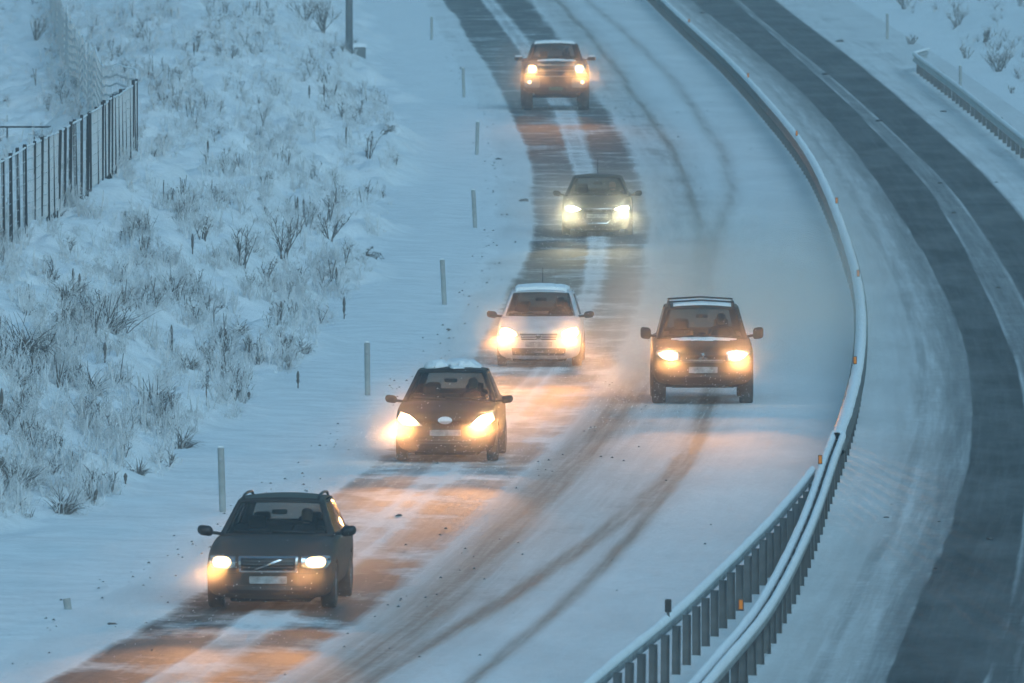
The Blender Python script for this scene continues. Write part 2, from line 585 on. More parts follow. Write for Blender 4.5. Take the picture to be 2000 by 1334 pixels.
def paint(name, col, dirt=(0.17, 0.13, 0.105)):
    m = mat_new(name)
    b = NB(m)
    tc = b.n('ShaderNodeTexCoord')
    nz = b.noise(tc.outputs['Object'], 3.5, 5, 0.6)
    sep = b.n('ShaderNodeSeparateXYZ', inp={0: tc.outputs['Object']})
    low = b.rng(sep.outputs[2], 0.9, 0.2, 0.0, 1.0)          # road film is splashed onto the lower panels
    f = b.math('MULTIPLY', b.math('ADD', b.math('MULTIPLY', low, 0.50), 0.24), b.rng(nz, 0.25, 0.75), clamp=True)
    c = b.mix(f, (*col, 1), (*dirt, 1))
    p = b.n('ShaderNodeBsdfPrincipled', inp={'Base Color': c, 'Coat Weight': 0.03, 'Coat Roughness': 0.3, 'Specular IOR Level': 0.16})
    b.t.links.new(b.rng(f, 0, 0.5, 0.5, 0.8), p.inputs['Roughness'])
    b.out(p.outputs[0])
    return m


# ------------------------------------------------------------------ ground, road, banks
def sheet(name, Xl, Xr, rows, ncol, zfun, mat, attrfun=None, colpow=1.0, kind='structure'):
    t = np.linspace(0, 1, ncol) ** colpow
    Y = np.repeat(rows[:, None], ncol, 1)
    X = Xl(rows)[:, None] * (1 - t) + Xr(rows)[:, None] * t
    Z = zfun(X, Y)
    V = np.stack([X, Y, Z], -1).reshape(-1, 3)
    nr = len(rows)
    i = np.arange(nr - 1)[:, None] * ncol + np.arange(ncol - 1)[None, :]
    Q = np.stack([i, i + 1, i + ncol + 1, i + ncol], -1).reshape(-1, 4)
    o = npmesh(name, V, Q, mat, attrs={k: v for k, v in attrfun(X, Y).items()} if attrfun else None)
    tag(o, kind=kind)
    return o


def band(X, a, b, soft):
    return sstep(a - soft, a + soft, X) * (1 - sstep(b - soft, b + soft, X))


def track(X, c, wid):
    return np.exp(-((X - c) / wid) ** 2)


def attr_left(X, Y):
    wig = 0.16 * (vnoise(X * 0.5, Y * 0.045, 21) - 0.5) + 0.05 * (vnoise(X * 2.9, Y * 0.25, 23) - 0.5)
    Xw = X + wig
    w1 = band(Xw, C1(Y), C2(Y), 0.15)
    w2 = band(Xw, C3(Y), C4(Y), 0.26)
    wet = np.maximum(w1, w2) * 1.0
    mid = band(Xw, C2(Y), C3(Y), 0.18) * 0.56
    y_i = proj(X, Y, 0)[1]
    wet = wet * (1 - 0.26 * sstep(560, 760, y_i) * (1 - sstep(1040, 1150, y_i)))
    wet = np.maximum(wet, mid)
    far = sstep(420, 560, Y)
    edge = band(Xw, C1(Y) - 1.1, C1(Y), 0.55) * (0.16 + 0.15 * far)
    wet = np.maximum(wet, edge)
    # fast lane, thinly tracked
    lane = band(Xw, C4(Y) + 0.1, TB(Y) + 0.5, 0.5)
    wet = np.maximum(wet, lane * (0.27 + 0.12 * sstep(250, 420, Y)))
    y_img = proj(X, Y, 0)[1]
    g = lambda c, a, b, wd: track(Xw, c(Y), wd) * sstep(a - 25, a + 25, y_img) * (1 - sstep(b - 25, b + 25, y_img))
    dirt = 0.5 * g(TA, 480, 2000, 0.30) + (0.55 + 0.45 * sstep(520, 700, y_img)) * g(TB, -500, 2000, 0.135) + 0.9 * g(TC, 860, 2000, 0.11) + 0.45 * g(TE, -500, 520, 0.22)
    dirt = dirt + 0.30 * band(Xw, C4(Y), C4(Y) + 0.9, 0.25) * sstep(700, 800, y_img)
    dirt = dirt + 0.28 * track(Xw, C0(Y) + 0.2, 0.25) + 0.14 + 0.30 * lane
    dirt = dirt * sstep(-0.1, 0.9, X - C0(Y) + 0.5 * (vnoise(X * 1.5, Y * 0.2, 63) - 0.5))
    wet = np.maximum(wet, 0.42 * g(TB, -500, 2000, 0.15))
    wet = np.maximum(wet, 0.36 * g(TE, -500, 520, 0.22))
    wet = np.maximum(wet, 0.33 * g(TA, 480, 2000, 0.25))
    return {'wet': np.clip(wet, 0, 1), 'dirt': np.clip(dirt, 0, 1), 'blown': 0.35 + 0.65 * sstep(-50, 120, y_img) * np.ones_like(X),
            'across': X - (C1(Y) + C4(Y)) / 2, 'along': Y}


def attr_right(X, Y):
    wig = 0.02 * (vnoise(X * 0.6, Y * 0.05, 22) - 0.5)
    Xw = X + wig
    near = 1 - sstep(230, 300, Y)
    wet = np.maximum(band(Xw, D1(Y), D2(Y), 0.08), band(Xw, D3(Y), D4(Y), 0.12)) * 1.15
    wet = np.maximum(wet, band(Xw, D2(Y), D3(Y), 0.05) * (0.78 + 0.15 * near))
    m0 = RM(Y) + 0.9
    t = np.clip((Xw - m0) / np.maximum(D1(Y) - m0, 0.3), 0, 1)
    wet = np.maximum(wet, (Xw > m0) * (Xw < D1(Y)) * (0.24 + 0.46 * sstep(0.10, 0.9, t)))
    wet = np.maximum(wet, band(Xw, D1(Y) - 1.05, D1(Y) - 0.7, 0.22) * 0.50)
    wet = np.maximum(wet, band(Xw, D4(Y), D4(Y) + 0.7, 0.1) * 0.33)
    wet = np.maximum(wet, band(Xw, D4(Y) + 0.7, D4(Y) + 1.9, 0.35) * 0.50 * (0.4 + 0.6 * vnoise(X * 0.7, Y * 0.10, 31)))
    dirt = 0.24 + 0.3 * band(Xw, D1(Y) - 1.4, D1(Y), 0.4)
    return {'wet': np.clip(wet, 0, 1.15), 'dirt': dirt, 'blown': 0.12 * np.ones_like(X), 'across': X - D1(Y) + 20, 'along': Y}


ROWS = np.concatenate([np.arange(150, 420, 0.55), np.arange(420, 860, 1.0)])
RG = lambda Y: RM(Y)      # plan line of the median barrier


def z_left(X, Y):
    a = attr_left(X, Y)
    z = 0.02 + 0.03 * (1 - a['wet']) + 0.015 * (vnoise(X * 2.2, Y * 0.5, 40) - 0.5) * (1 - a['wet'])
    return z - 0.05 * (1 - sstep(-0.65, -0.2, X - C0(Y)))      # runs in under the foot of the bank


def z_right(X, Y):
    a = attr_right(X, Y)
    return 0.02 + 0.025 * (1 - np.clip(a['wet'], 0, 1))


sheet('road', lambda Y: C0(Y) - 0.7, RG, ROWS, 130, z_left, M['road'], attr_left)
sheet('road_oncoming', RG, lambda Y: D4(Y) + 3.3, ROWS, 110, z_right, M['road'], attr_right)

BROWS = np.concatenate([np.arange(150, 480, 0.35), np.arange(480, 860, 0.8)])
sheet('snow_bank', lambda Y: C0(Y) - 17.0, lambda Y: C0(Y) + 0.5, BROWS, 130, bank_z, M['bank'])
sheet('snow_field', lambda Y: C0(Y) - 140.0, lambda Y: C0(Y) - 17.0, np.arange(150, 861, 4.0), 40, bank_z, M['bank'], colpow=0.6)
sheet('snow_verge', lambda Y: D4(Y) + 3.3, lambda Y: D4(Y) + 22.0, BROWS[::2], 90, bank_z, M['bank'])
sheet('snow_plain', lambda Y: D4(Y) + 22.0, lambda Y: D4(Y) + 150.0, np.arange(150, 861, 4.0), 40, bank_z, M['bank'], colpow=1.6)
g = mobj('snow_ground', [(-4000, -400, -0.4), (4000, -400, -0.4), (4000, 7000, -0.4), (-4000, 7000, -0.4)], [(0, 1, 2, 3)], M['bank'])
tag(g, kind='structure')


# ------------------------------------------------------------------ crash barriers
def path_pts(curve, y0, y1, step):
    Y = np.arange(y0, y1 + 1e-6, step)
    X = curve(Y)
    P = np.stack([X, Y], -1)
    T = np.gradient(P, axis=0)
    T /= np.linalg.norm(T, axis=1)[:, None]
    N = np.stack([T[:, 1], -T[:, 0]], -1)        # to the right in the picture
    return P, T, N


def sweep(name, P, N, prof, mat, parent, closed=True, zadd=None, jitter=0.0, seed=0):
    """prof: list of (lateral, z)"""
    m = len(prof)
    n = len(P)
    pr = np.array(prof)
    lat = np.repeat(pr[None, :, 0], n, 0)
    zz = np.repeat(pr[None, :, 1], n, 0)
    if jitter:
        s = np.arange(n)[:, None] * 0.37
        k = np.arange(m)[None, :] * 1.7
        j = vnoise(s + seed, k * 0 + seed * 3.1, seed) - 0.5
        j2 = vnoise(s * 2.3 + 9, k, seed + 1) - 0.5
        c = pr.mean(0)
        j3 = vnoise(s * 7.1 + 3, k * 0.5, seed + 2) - 0.5
        f = 1 + jitter * (1.4 * j + 0.6 * j2 + 0.9 * j3)
        lat = c[0] + (lat - c[0]) * f
        base = pr[:, 1].min()
        zz = base + (zz - base) * f
    V = np.zeros((n, m, 3))
    V[:, :, 0] = P[:, None, 0] + N[:, None, 0] * lat
    V[:, :, 1] = P[:, None, 1] + N[:, None, 1] * lat
    V[:, :, 2] = zz
    q = []
    mm = m if closed else m - 1
    i = np.arange(n - 1)[:, None] * m
    k = np.arange(mm)[None, :]
    k2 = (k + 1) % m
    Q = np.stack([i + k, i + k2, i + m + k2, i + m + k], -1).reshape(-1, 4)
    o = npmesh(name, V.reshape(-1, 3), Q, mat, parent, smooth=True)
    return o


def beam_prof(off, side):
    """W shaped beam, side=+1 faces right"""
    w_ = [(0.0, 0.44), (0.055, 0.47), (0.08, 0.51), (0.03, 0.57), (0.0, 0.60), (0.03, 0.63), (0.08, 0.68), (0.055, 0.72), (0.0, 0.75)]
    a = [(off + side * x, z) for x, z in w_]
    b = [(off + side * (x - 0.012), z) for x, z in reversed(w_)]
    return a + b


def tube_prof(off, side):
    """slim box rail"""
    return [(off, 0.60), (off + side * 0.06, 0.605), (off + side * 0.075, 0.64), (off + side * 0.075, 0.70), (off + side * 0.06, 0.74), (off, 0.745)]


def cap_prof(off, wid, h, base=0.70):
    return [(off - wid * 0.95, base), (off - wid, base + 0.035), (off - wid * 0.8, base + h * 0.65), (off - wid * 0.35, base + h * 0.96), (off, base + h),
            (off + wid * 0.35, base + h * 0.96), (off + wid * 0.8, base + h * 0.65), (off + wid, base + 0.035), (off + wid * 0.95, base)]


def sigma_post():
    bm = bmesh.new()
    box_bm(bm, (0, 0, 0.335), (0.10, 0.012, 0.73))
    box_bm(bm, (-0.052, 0.022, 0.335), (0.010, 0.055, 0.73))
    box_bm(bm, (0.052, -0.022, 0.335), (0.010, 0.055, 0.73))
    me = bpy.data.meshes.new('post')
    bm.to_mesh(me)
    bm.free()
    me.materials.append(M['post_steel'])
    return me


POST = sigma_post()


def post_row(curve, y0, y1, step, off, parent, zbase=0.0, me=None, jit=0.03):
    Y = y0
    k = 0
    while Y < y1:
        X = float(curve(Y))
        s = curve.slope(Y)
        n = math.hypot(1, s)
        nx, ny = 1 / n, -s / n
        p = bpy.data.objects.new('post', me or POST)
        COL.objects.link(p)
        p.parent = parent
        p.location = (X + nx * off, Y + ny * off, zbase + random.uniform(-0.02, 0.01))
        p.rotation_euler = (random.uniform(-jit, jit), random.uniform(-jit, jit) * 0.6, math.atan2(-s, 1) + random.uniform(-0.1, 0.1))
        Y += step / n
        k += 1
    return k


def median_barrier():
    r = empty('median_barrier', (float(RM(205)), 205, 0))
    tag(r, 'long snow-capped double-sided steel crash barrier curving along the median', 'crash barrier')
    inv = Matrix.Translation(-Vector(r.location))
    P, T, N = path_pts(RM, 150, 800, 0.8)
    kids = []
    far = P[:, 1] > 249
    near = P[:, 1] < 250.5
    for sd in (1, -1):
        sweep('rail_beam', P[near], N[near], tube_prof(0.05 * sd, sd), M['rail_frost'], r)      # plastered with snow near by
        sweep('rail_beam', P[far], N[far], beam_prof(0.05 * sd, sd), M['steel'], r)
    # two separate ridges of snow close by, bridged into one further on
    kids.append(sweep('snow_cap', P[near], N[near], cap_prof(-0.078, 0.052, 0.11), M['snow'], r, jitter=0.09, seed=3))
    kids.append(sweep('snow_cap', P[near], N[near], cap_prof(0.078, 0.052, 0.105), M['snow'], r, jitter=0.09, seed=5))
    kids.append(sweep('snow_cap', P[far], N[far], cap_prof(0.0, 0.102, 0.13), M['snow'], r, jitter=0.09, seed=8))
    n0 = len(COL.objects)
    post_row(RM, 152, 330, 2.3, 0.0, r)
    post_row(RM, 330, 800, 3.4, 0.0, r)
    for o in r.children:
        o.matrix_parent_inverse = inv
    return r


median_barrier()


def roadside_barrier():
    r = empty('roadside_barrier', (float(RL(200)), 200, 0))
    tag(r, 'shorter snow-topped barrier with broad grey posts ending at the median barrier', 'crash barrier')
    inv = Matrix.Translation(-Vector(r.location))
    yend = unproj(1594, 910, RZ)[1]
    P, T, N = path_pts(RL, 150, yend, 0.6)
    sweep('rail_beam', P, N, tube_prof(0.0, -1), M['rail_frost'], r)
    sweep('snow_cap', P, N, cap_prof(-0.04, 0.055, 0.10, 0.71), M['snow'], r, jitter=0.12, seed=12)
    post_row(RL, 151, yend - 1, 2.05, 0.10, r)
    for o in r.children:
        o.matrix_parent_inverse = inv


roadside_barrier()


def verge_barrier():
    P, T, N = path_pts(RF, 395, 541, 1.6)
    r = empty('verge_barrier', (P[0][0], P[0][1], 0))
    tag(r, 'thin frosted crash barrier on posts by the right-hand verge, its end curled outwards', 'crash barrier')
    inv = Matrix.Translation(-Vector(r.location))
    # turned-out terminal
    e = P[-1]
    add = []
    for k in range(1, 9):
        a = k / 8 * 2.2
        add.append((e[0] + 0.0 + 0.35 * (1 - math.cos(a)) + 0.02 * k, e[1] + 1.0 * k))
    P2 = np.concatenate([P, np.array(add)])
    Tg = np.gradient(P2, axis=0)
    Tg /= np.linalg.norm(Tg, axis=1)[:, None]
    N2 = np.stack([Tg[:, 1], -Tg[:, 0]], -1)
    sweep('rail_beam', P2, N2, beam_prof(-0.02, -1), M['wire'], r)
    sweep('snow_cap', P2, N2, cap_prof(-0.04, 0.07, 0.09, 0.71), M['snow'], r, jitter=0.2, seed=14)
    post_row(RF, 396, 541, 3.9, 0.09, r)
    for o in r.children:
        o.matrix_parent_inverse = inv


verge_barrier()


# reflectors on the barriers
def reflector(px, py, label, z=0.93, me={}):
    p = unproj(px, py, z)
    r = empty('barrier_reflector', (p[0], p[1], z - 0.09))
    tag(r, label, 'reflector', 'reflectors on the median barriers')
    if not me:
        bm = bmesh.new()
        box_bm(bm, (0, 0, 0.10), (0.078, 0.03, 0.17), bevel=0.008)
        me['f'] = bpy.data.meshes.new('housing'); bm.to_mesh(me['f']); bm.free(); me['f'].materials.append(M['amber_frame'])
        bm = bmesh.new()
        box_bm(bm, (0, -0.017, 0.10), (0.056, 0.012, 0.14), bevel=0.004)
        me['l'] = bpy.data.meshes.new('lens'); bm.to_mesh(me['l']); bm.free(); me['l'].materials.append(M['amber'])
    r.scale = (0.85, 0.85, 0.85)
    for nm, k in (('housing', 'f'), ('lens', 'l')):
        o = bpy.data.objects.new(nm, me[k]); COL.objects.link(o); o.parent = r
    return r


reflector(1602, 897, 'bright orange reflector where the two median barriers meet')
reflector(1670, 703, 'orange reflector on the median barrier right of the dark off-roader')
reflector(1676, 533, 'pale orange reflector at the outermost bend of the median barrier')
reflector(1634, 391, 'orange reflector on the median barrier level with the dark hatchback')
reflector(1556, 260, 'orange reflector on the median barrier between the hatchback and the pickup')
reflector(1461, 147, 'orange reflector on the median barrier level with the pickup')
reflector(1346, 40, 'smallest and farthest orange reflector, at the top of the median barrier')
rr = reflector(1447, 1180, 'dull brown reflector low between the two barriers', z=0.92)
rb = empty('barrier_reflector', tuple(unproj(1305, 1183, 0.93) - np.array([0, 0, 0.09])))
tag(rb, 'black back of a reflector standing on the near roadside barrier', 'reflector', 'reflectors on the median barriers')
bm = bmesh.new(); box_bm(bm, (0, 0, 0.09), (0.085, 0.03, 0.17), bevel=0.01)
bobj('housing', bm, M['black'], rb)
bm = bmesh.new(); box_bm(bm, (0, 0, -0.03), (0.04, 0.02, 0.10))
bobj('bracket', bm, M['steel'], rb)


# ------------------------------------------------------------------ edge marker posts
def marker_mesh():
    bm = bmesh.new()
    secs = [(-0.1, 1.0), (0.90, 1.0), (0.985, 1.0), (1.0, 0.8)]
    rings = []
    for z, s in secs:
        ring = []
        for k in range(10):
            a = math.pi * k / 9
            ring.append(bm.verts.new((0.052 * math.cos(a) * s, -0.045 * math.sin(a) * s, z - (0.02 if s < 1 else 0))))
        rings.append(ring)
    for a, b in zip(rings[:-1], rings[1:]):
        for k in range(10):
            bm.faces.new((a[k], a[(k + 1) % 10], b[(k + 1) % 10], b[k]))
    bm.faces.new(rings[-1])
    bm.faces.new(list(reversed(rings[0])))
    me = bpy.data.meshes.new('shaft')
    bm.to_mesh(me)
    bm.free()
    me.materials.append(M['deline'])
    return me


MK = marker_mesh()
bmk = bmesh.new(); box_bm(bmk, (0, -0.047, 0.80), (0.05, 0.006, 0.12), bevel=0.002)
MKR = bpy.data.meshes.new('reflector'); bmk.to_mesh(MKR); bmk.free(); MKR.materials.append(M['plate'])
bmk = bmesh.new(); box_bm(bmk, (0, -0.02, 1.005), (0.085, 0.055, 0.03), bevel=0.012)
MKS = bpy.data.meshes.new('snow_cap'); bmk.to_mesh(MKS); bmk.free(); MKS.materials.append(M['snow'])


def marker(px, py, hpx, label, lean=0.02):
    p = ground_at(px, py)
    s = scale_at(p[1])
    r = empty('edge_marker_post', (p[0], p[1], p[2]))
    r.rotation_euler = (random.uniform(-0.01, 0.02), -lean, 0)
    k = hpx / s
    r.scale = (1.0, 1.0, k)
    tag(r, label, 'marker post', 'roadside edge marker posts')
    for nm, me in (('shaft', MK), ('reflector', MKR), ('snow_cap', MKS)):
        o = bpy.data.objects.new(nm, me); COL.objects.link(o); o.parent = r


marker(435, 1000, 127, 'grey edge marker post just left of the dark estate car, nearest of its row', 0.03)
marker(718, 772, 104, 'grey edge marker post left of the dark small hatchback with snow on its roof', 0.01)
marker(868, 595, 89, 'grey edge marker post left of the silver hatchback', 0.05)
marker(928, 445, 75, 'grey edge marker post left of the dark hatchback with whitish lamps', 0.05)
marker(931, 302, 65, 'grey edge marker post fourth from the camera-side end beyond the dark hatchback', -0.03)
marker(906, 190, 58, 'grey edge marker post left of the pickup truck', 0.03)
marker(843, 78, 46, 'faintest and farthest edge marker post on the left of the road', 0.0)
marker(1733, 78, 52, 'grey edge marker post standing alone before the verge barrier', 0.0)
marker(1876, 168, 40, 'grey edge marker post half hidden behind the verge barrier', 0.02)
p = unproj(133, 1190)
r = marker(133, 1190, 22, 'short broken marker stub in the snow by the near road edge', 0.15)

# ------------------------------------------------------------------ lamp post
p = ground_at(682, 104)
lp = empty('lamp_post', tuple(p))
tag(lp, 'tall plain grey lamp post rising from the bushy bank out of the frame', 'lamp post')
lathe('shaft', [(0.0, -0.3), (0.135, -0.3), (0.13, 2.0), (0.12, 5.0), (0.075, 11.0), (0.0, 11.0)], M['pole'], lp, 16)
lathe('collar', [(0.14, 0.0), (0.17, 0.0), (0.17, 0.10), (0.135, 0.14)], M['pole'], lp, 16)
tube('arm', [(0, 0, 10.6), (0.5, -0.1, 11.4), (1.6, -0.2, 11.7)], 0.04, M['pole'], lp)
box('lamp_head', (1.95, -0.2, 11.72), (0.75, 0.28, 0.12), M['pole'], lp, bevel=0.04)
p = ground_at(703, 112)
cab = empty('cable_cabinet', tuple(p))
tag(cab, 'low grey cable cabinet with a pitched snowy lid beside the lamp post', 'cabinet')
box('body', (0, 0, 0.16), (0.42, 0.3, 0.42), M['pole'], cab, bevel=0.02)
mobj('lid', [(-0.26, -0.2, 0.37), (0.26, -0.2, 0.37), (0.26, 0.2, 0.37), (-0.26, 0.2, 0.37), (-0.2, 0, 0.5), (0.2, 0, 0.5)],
     [(0, 1, 5, 4), (2, 3, 4, 5), (1, 2, 5), (3, 0, 4), (3, 2, 1, 0)], M['snow'], cab)


# ------------------------------------------------------------------ wire fence on the bank
def fence():
    base_px = [(-60, 512), (0, 480), (60, 446), (120, 412), (180, 372), (228, 333), (256, 308), (268, 292), (266, 280), (252, 272),
               (228, 268), (206, 262), (188, 240), (170, 212), (150, 178), (132, 140), (118, 100), (106, 55), (98, 10), (92, -40)]
    W = np.array([ground_at(a, b) for a, b in base_px])
    d = np.concatenate([[0], np.cumsum(np.linalg.norm(np.diff(W[:, :2], axis=0), axis=1))])
    S = np.arange(0, d[-1], 0.5)
    X = np.interp(S, d, W[:, 0]); Y = np.interp(S, d, W[:, 1])
    k = np.ones(5) / 5
    Xs = np.convolve(np.pad(X, 2, 'edge'), k, 'valid'); Ys = np.convolve(np.pad(Y, 2, 'edge'), k, 'valid')
    Z = np.interp(S, d, W[:, 2])
    HT = 1.72
    r = empty('wire_fence', (float(Xs[0]), float(Ys[0]), float(Z[0])))
    tag(r, 'snow-crusted wire mesh fence on dark stakes winding over the left bank', 'fence')
    org = np.array(r.location)
    bm = bmesh.new(); box_bm(bm, (0, 0, HT / 2 - 0.1), (0.062, 0.062, HT + 0.2), bevel=0.006, seg=1)
    pm = bpy.data.meshes.new('post'); bm.to_mesh(pm); bm.free(); pm.materials.append(M['fence_post'])
    pf = pm.copy(); pf.materials.clear(); pf.materials.append(M['wire'])
    corner = d[7]
    px_posts = [x / 2.669 for x in (-60, -22, 15, 58, 98, 138, 178, 213, 250, 280, 305, 330, 364, 396, 423, 455, 478, 508, 530, 545, 562, 580, 600, 618, 636, 655, 677, 692, 703, 712)]
    bx = [p_[0] for p_ in base_px[:8]]
    spots = [float(np.interp(x, bx, d[:8])) for x in px_posts]
    far = list(np.arange(corner + 3.0, d[-1], 5.5))
    for s in spots + far:
        x, y, z = np.interp(s, S, Xs), np.interp(s, S, Ys), np.interp(s, S, Z)
        o = bpy.data.objects.new('post', pm if s <= corner else pf); COL.objects.link(o); o.parent = r
        o.location = Vector((x, y, z)) - Vector(org)
        o.rotation_euler = (random.uniform(-0.03, 0.03), random.uniform(-0.025, 0.025), random.uniform(0, 1))
        o.scale = (1, 1, random.uniform(0.98, 1.03))
    # wires: sagging, thick with rime
    sag = 0.05 * np.abs(np.sin(S / 2.1 * math.pi)) + 0.06 * (vnoise(S * 0.35, S * 0 + 2, 6) - 0.5)
    wav = np.where(S > corner, 0.30 * (vnoise(S * 0.11, S * 0 + 5, 8) - 0.5) + 0.14 * np.sin(S * 0.42), 0.0)
    for i, h in enumerate([0.12, 0.34, 0.56, 0.78, 1.0, 1.22, 1.44, HT - 0.02]):
        rad = 0.022 if i == 7 else 0.008
        P = np.stack([Xs, Ys, Z + h + wav - sag * (1.0 if i < 7 else 0.7)], -1) - org
        if i == 7:
            tube('top_wire', P[::2], rad, M['snow'], r, n=5)
        else:
            tube('wire', P[::2], np.where(S[::2] > corner, 0.026, rad).tolist(), M['wire'], r, n=4)
    # fine upright mesh wires, snow-coated
    vs, qs = [], []
    for s_ in np.arange(0, d[-1], 0.22):
        x, y, z = np.interp(s_, S, Xs), np.interp(s_, S, Ys), np.interp(s_, S, Z)
        wv = np.interp(s_, S, wav)
        a = 0.005
        i0 = len(vs)
        for dx, dy in ((-a, -a), (a, -a), (0, a)):
            for zz in (0.05, HT - 0.05):
                vs.append(np.array((x + dx, y + dy, z + zz + wv)) - org)
        qs += [(i0, i0 + 2, i0 + 3, i0 + 1), (i0 + 2, i0 + 4, i0 + 5, i0 + 3), (i0 + 4, i0, i0 + 1, i0 + 5)]
    o = npmesh('mesh_wires', vs, qs, M['wire'], r, smooth=False)
    tag(o, kind='stuff')


fence()

# pipe railing behind the fence
p0 = ground_at(-40, 285)
pr = empty('pipe_railing', tuple(p0))
tag(pr, 'dark pipe railing with a snowy lower rail behind the fence at the left edge', 'railing')
q = unproj(110, 244, p0[2] + 0.95)
YR = p0[1]
sc_ = scale_at(YR)
x1 = (112 - (-40)) / sc_
tube('top_rail', [(-1.5, 0, 0.50), (x1, 0, 0.50)], 0.028, M['fence_post'], pr)
tube('end_bend', [(x1, 0, 0.50), (x1 + 0.03, 0, 0.46), (x1 + 0.04, 0, 0.34)], 0.026, M['fence_post'], pr)
tube('lower_rail', [(-1.5, 0, 0.05), (x1 - 0.1, 0.4, 0.36)], 0.035, M['snow'], pr)
for xx in (-1.0, 54 / sc_):
    tube('post', [(xx, 0, -0.3), (xx, 0, 0.5)], 0.024, M['fence_post'], pr)


# ------------------------------------------------------------------ vegetation
class Acc:
    def __init__(self):
        self.v, self.q = [], []
        self.n = 0

    def blade(self, base, d, L, wd, droop, seg=3, tip=0.2):
        """thin three-sided stalk"""
        P = []
        p = np.array(base, float)
        d = np.array(d, float)
        d /= np.linalg.norm(d)
        for k in range(seg + 1):
            P.append(p.copy())
            p = p + d * L / seg
            d = d + np.array([0, 0, -droop / seg])
            d /= np.linalg.norm(d)
        i0 = self.n
        for k, pt in enumerate(P):
            r = wd * (1 - (1 - tip) * k / seg)
            self.v += [pt + (-r, 0, 0), pt + (r, 0, 0), pt + (0, -r * 0.7, r * 0.3)]
        for k in range(seg):
            a = i0 + 3 * k
            self.q += [(a, a + 1, a + 4, a + 3), (a + 1, a + 2, a + 5, a + 4), (a + 2, a, a + 3, a + 5)]
        self.n += 3 * (seg + 1)
        return P

    def build(self, name, mat, parent=None):
        return npmesh(name, np.array(self.v), np.array(self.q), mat, parent, smooth=False)


def rdir(spread, up=1.0):
    a = random.uniform(0, 2 * math.pi)
    r = spread * math.sqrt(random.random())
    return (math.cos(a) * r, math.sin(a) * r, up)


def scatter():
    """uncounted rimed grass and weeds covering the bank"""
    A, B = Acc(), Acc()
    n = 0
    tries = 0
    while n < 8800 and tries < 80000:
        tries += 1
        px = random.uniform(-60, 800)
        py = random.uniform(-15, 1010)
        foot = np.interp(py, [0, 110, 200, 300, 490, 560, 690, 780, 860, 930, 1000], [640, 705, 745, 775, 735, 690, 600, 500, 400, 300, 150])
        if px > foot - 4 + 18 * random.random():
            continue
        # sparse bare patches
        cl = float(vnoise(px / 46.0, py / 30.0, 51)) * 0.65 + float(vnoise(px / 17.0, py / 12.0, 52)) * 0.35
        if cl < 0.42 + 0.1 * random.random():
            continue
        p = ground_at(px, py)
        o = float(C0(p[1]) - p[0])
        if o > 9.3 and px < 90 and random.random() < 0.75:
            continue
        kind = random.random()
        sz = random.uniform(0.45, 0.95)
        dark = random.random() < 0.34 * sstep(0.50, 0.80, np.float64(cl))
        T = A if dark else B
        if kind < 0.62:
            nb = random.randint(7, 13)
            lean = random.uniform(-0.5, 0.9)
            for _ in range(nb):
                d = rdir(0.7)
                T.blade(p + np.array([random.gauss(0, .06), random.gauss(0, .10), -0.02]), (d[0] + lean * 0.5, d[1], 0.7), sz * random.uniform(0.16, 0.42),
                        random.uniform(0.004, 0.009), random.uniform(0.5, 2.2), 3)
        elif kind < 0.9:
            for _ in range(random.randint(3, 6)):
                d = rdir(0.5)
                P = T.blade(p, d, sz * random.uniform(0.3, 0.6), random.uniform(0.005, 0.009), random.uniform(0, 0.6), 2)
                for _k in range(4):
                    q_ = P[1] + (P[2] - P[1]) * random.random()
                    T.blade(q_, rdir(1.0, 0.4), random.uniform(0.05, 0.14), random.uniform(0.004, 0.010), 0.4, 1)
        else:
            for _ in range(2):
                d = rdir(0.25)
                T.blade(p, d, sz * random.uniform(0.35, 0.6), random.uniform(0.008, 0.014), 0.1, 2, 0.6)
        n += 1
    # right-hand verge
    for _ in range(650):
        px = random.uniform(1740, 2030)
        py = random.uniform(-12, 190)
        if py > (px - 1740) * 0.62 + 5 or random.random() > 0.9:
            continue
        if float(vnoise(px / 30.0, py / 22.0, 77)) < 0.48:
            continue
        p = ground_at(px, py)
        T = A if random.random() < 0.45 else B
        for _k in range(random.randint(4, 9)):
            T.blade(p, rdir(0.9), random.uniform(0.2, 0.55), random.uniform(0.004, 0.009), random.uniform(0.3, 1.4), 3)
    a = A.build('dry_weeds', M['stem'])
    tag(a, 'dark dry weeds poking through the snow on the bank', 'weeds', kind='stuff')
    b_ = B.build('frosted_grass', M['stem_frost'])
    tag(b_, 'pale rimed grass covering the bank', 'grass', kind='stuff')


scatter()


def stalk(px, py, hpx, label, twin=False, lean=0.0):
    """dead flower spike: thick bumpy seed head on a stem"""
    p = ground_at(px, py)
    s = scale_at(p[1])
    H = hpx / s
    r = empty('dead_flower_spike', tuple(p))
    tag(r, label, 'dry plant', 'dead flower spikes on the bank')
    n = 9
    top = np.array([lean * H, 0.02, H])
    P = [top * (k / n) + np.array([0, 0, -0.05 if k == 0 else 0]) for k in range(n + 1)]
    tube('stem', P[:6], [0.014] * 6, M['stem'], r, n=5)
    rad = [0.012, 0.027 * random.uniform(0.8, 1.2), 0.022, 0.030 * random.uniform(0.8, 1.2), 0.024, 0.007]
    hp = [top * t for t in np.linspace(0.25, 1.0, 6)]
    tube('seed_head', hp, rad, M['stem'], r, n=6)
    A = Acc()
    for k in range(6):
        d = rdir(1.0, 0.35)
        A.blade(top * random.uniform(0.1, 0.5), d, H * random.uniform(0.12, 0.3), 0.012, 0.8, 2)
    tag(A.build('leaves', M['stem'], r), kind='stuff')


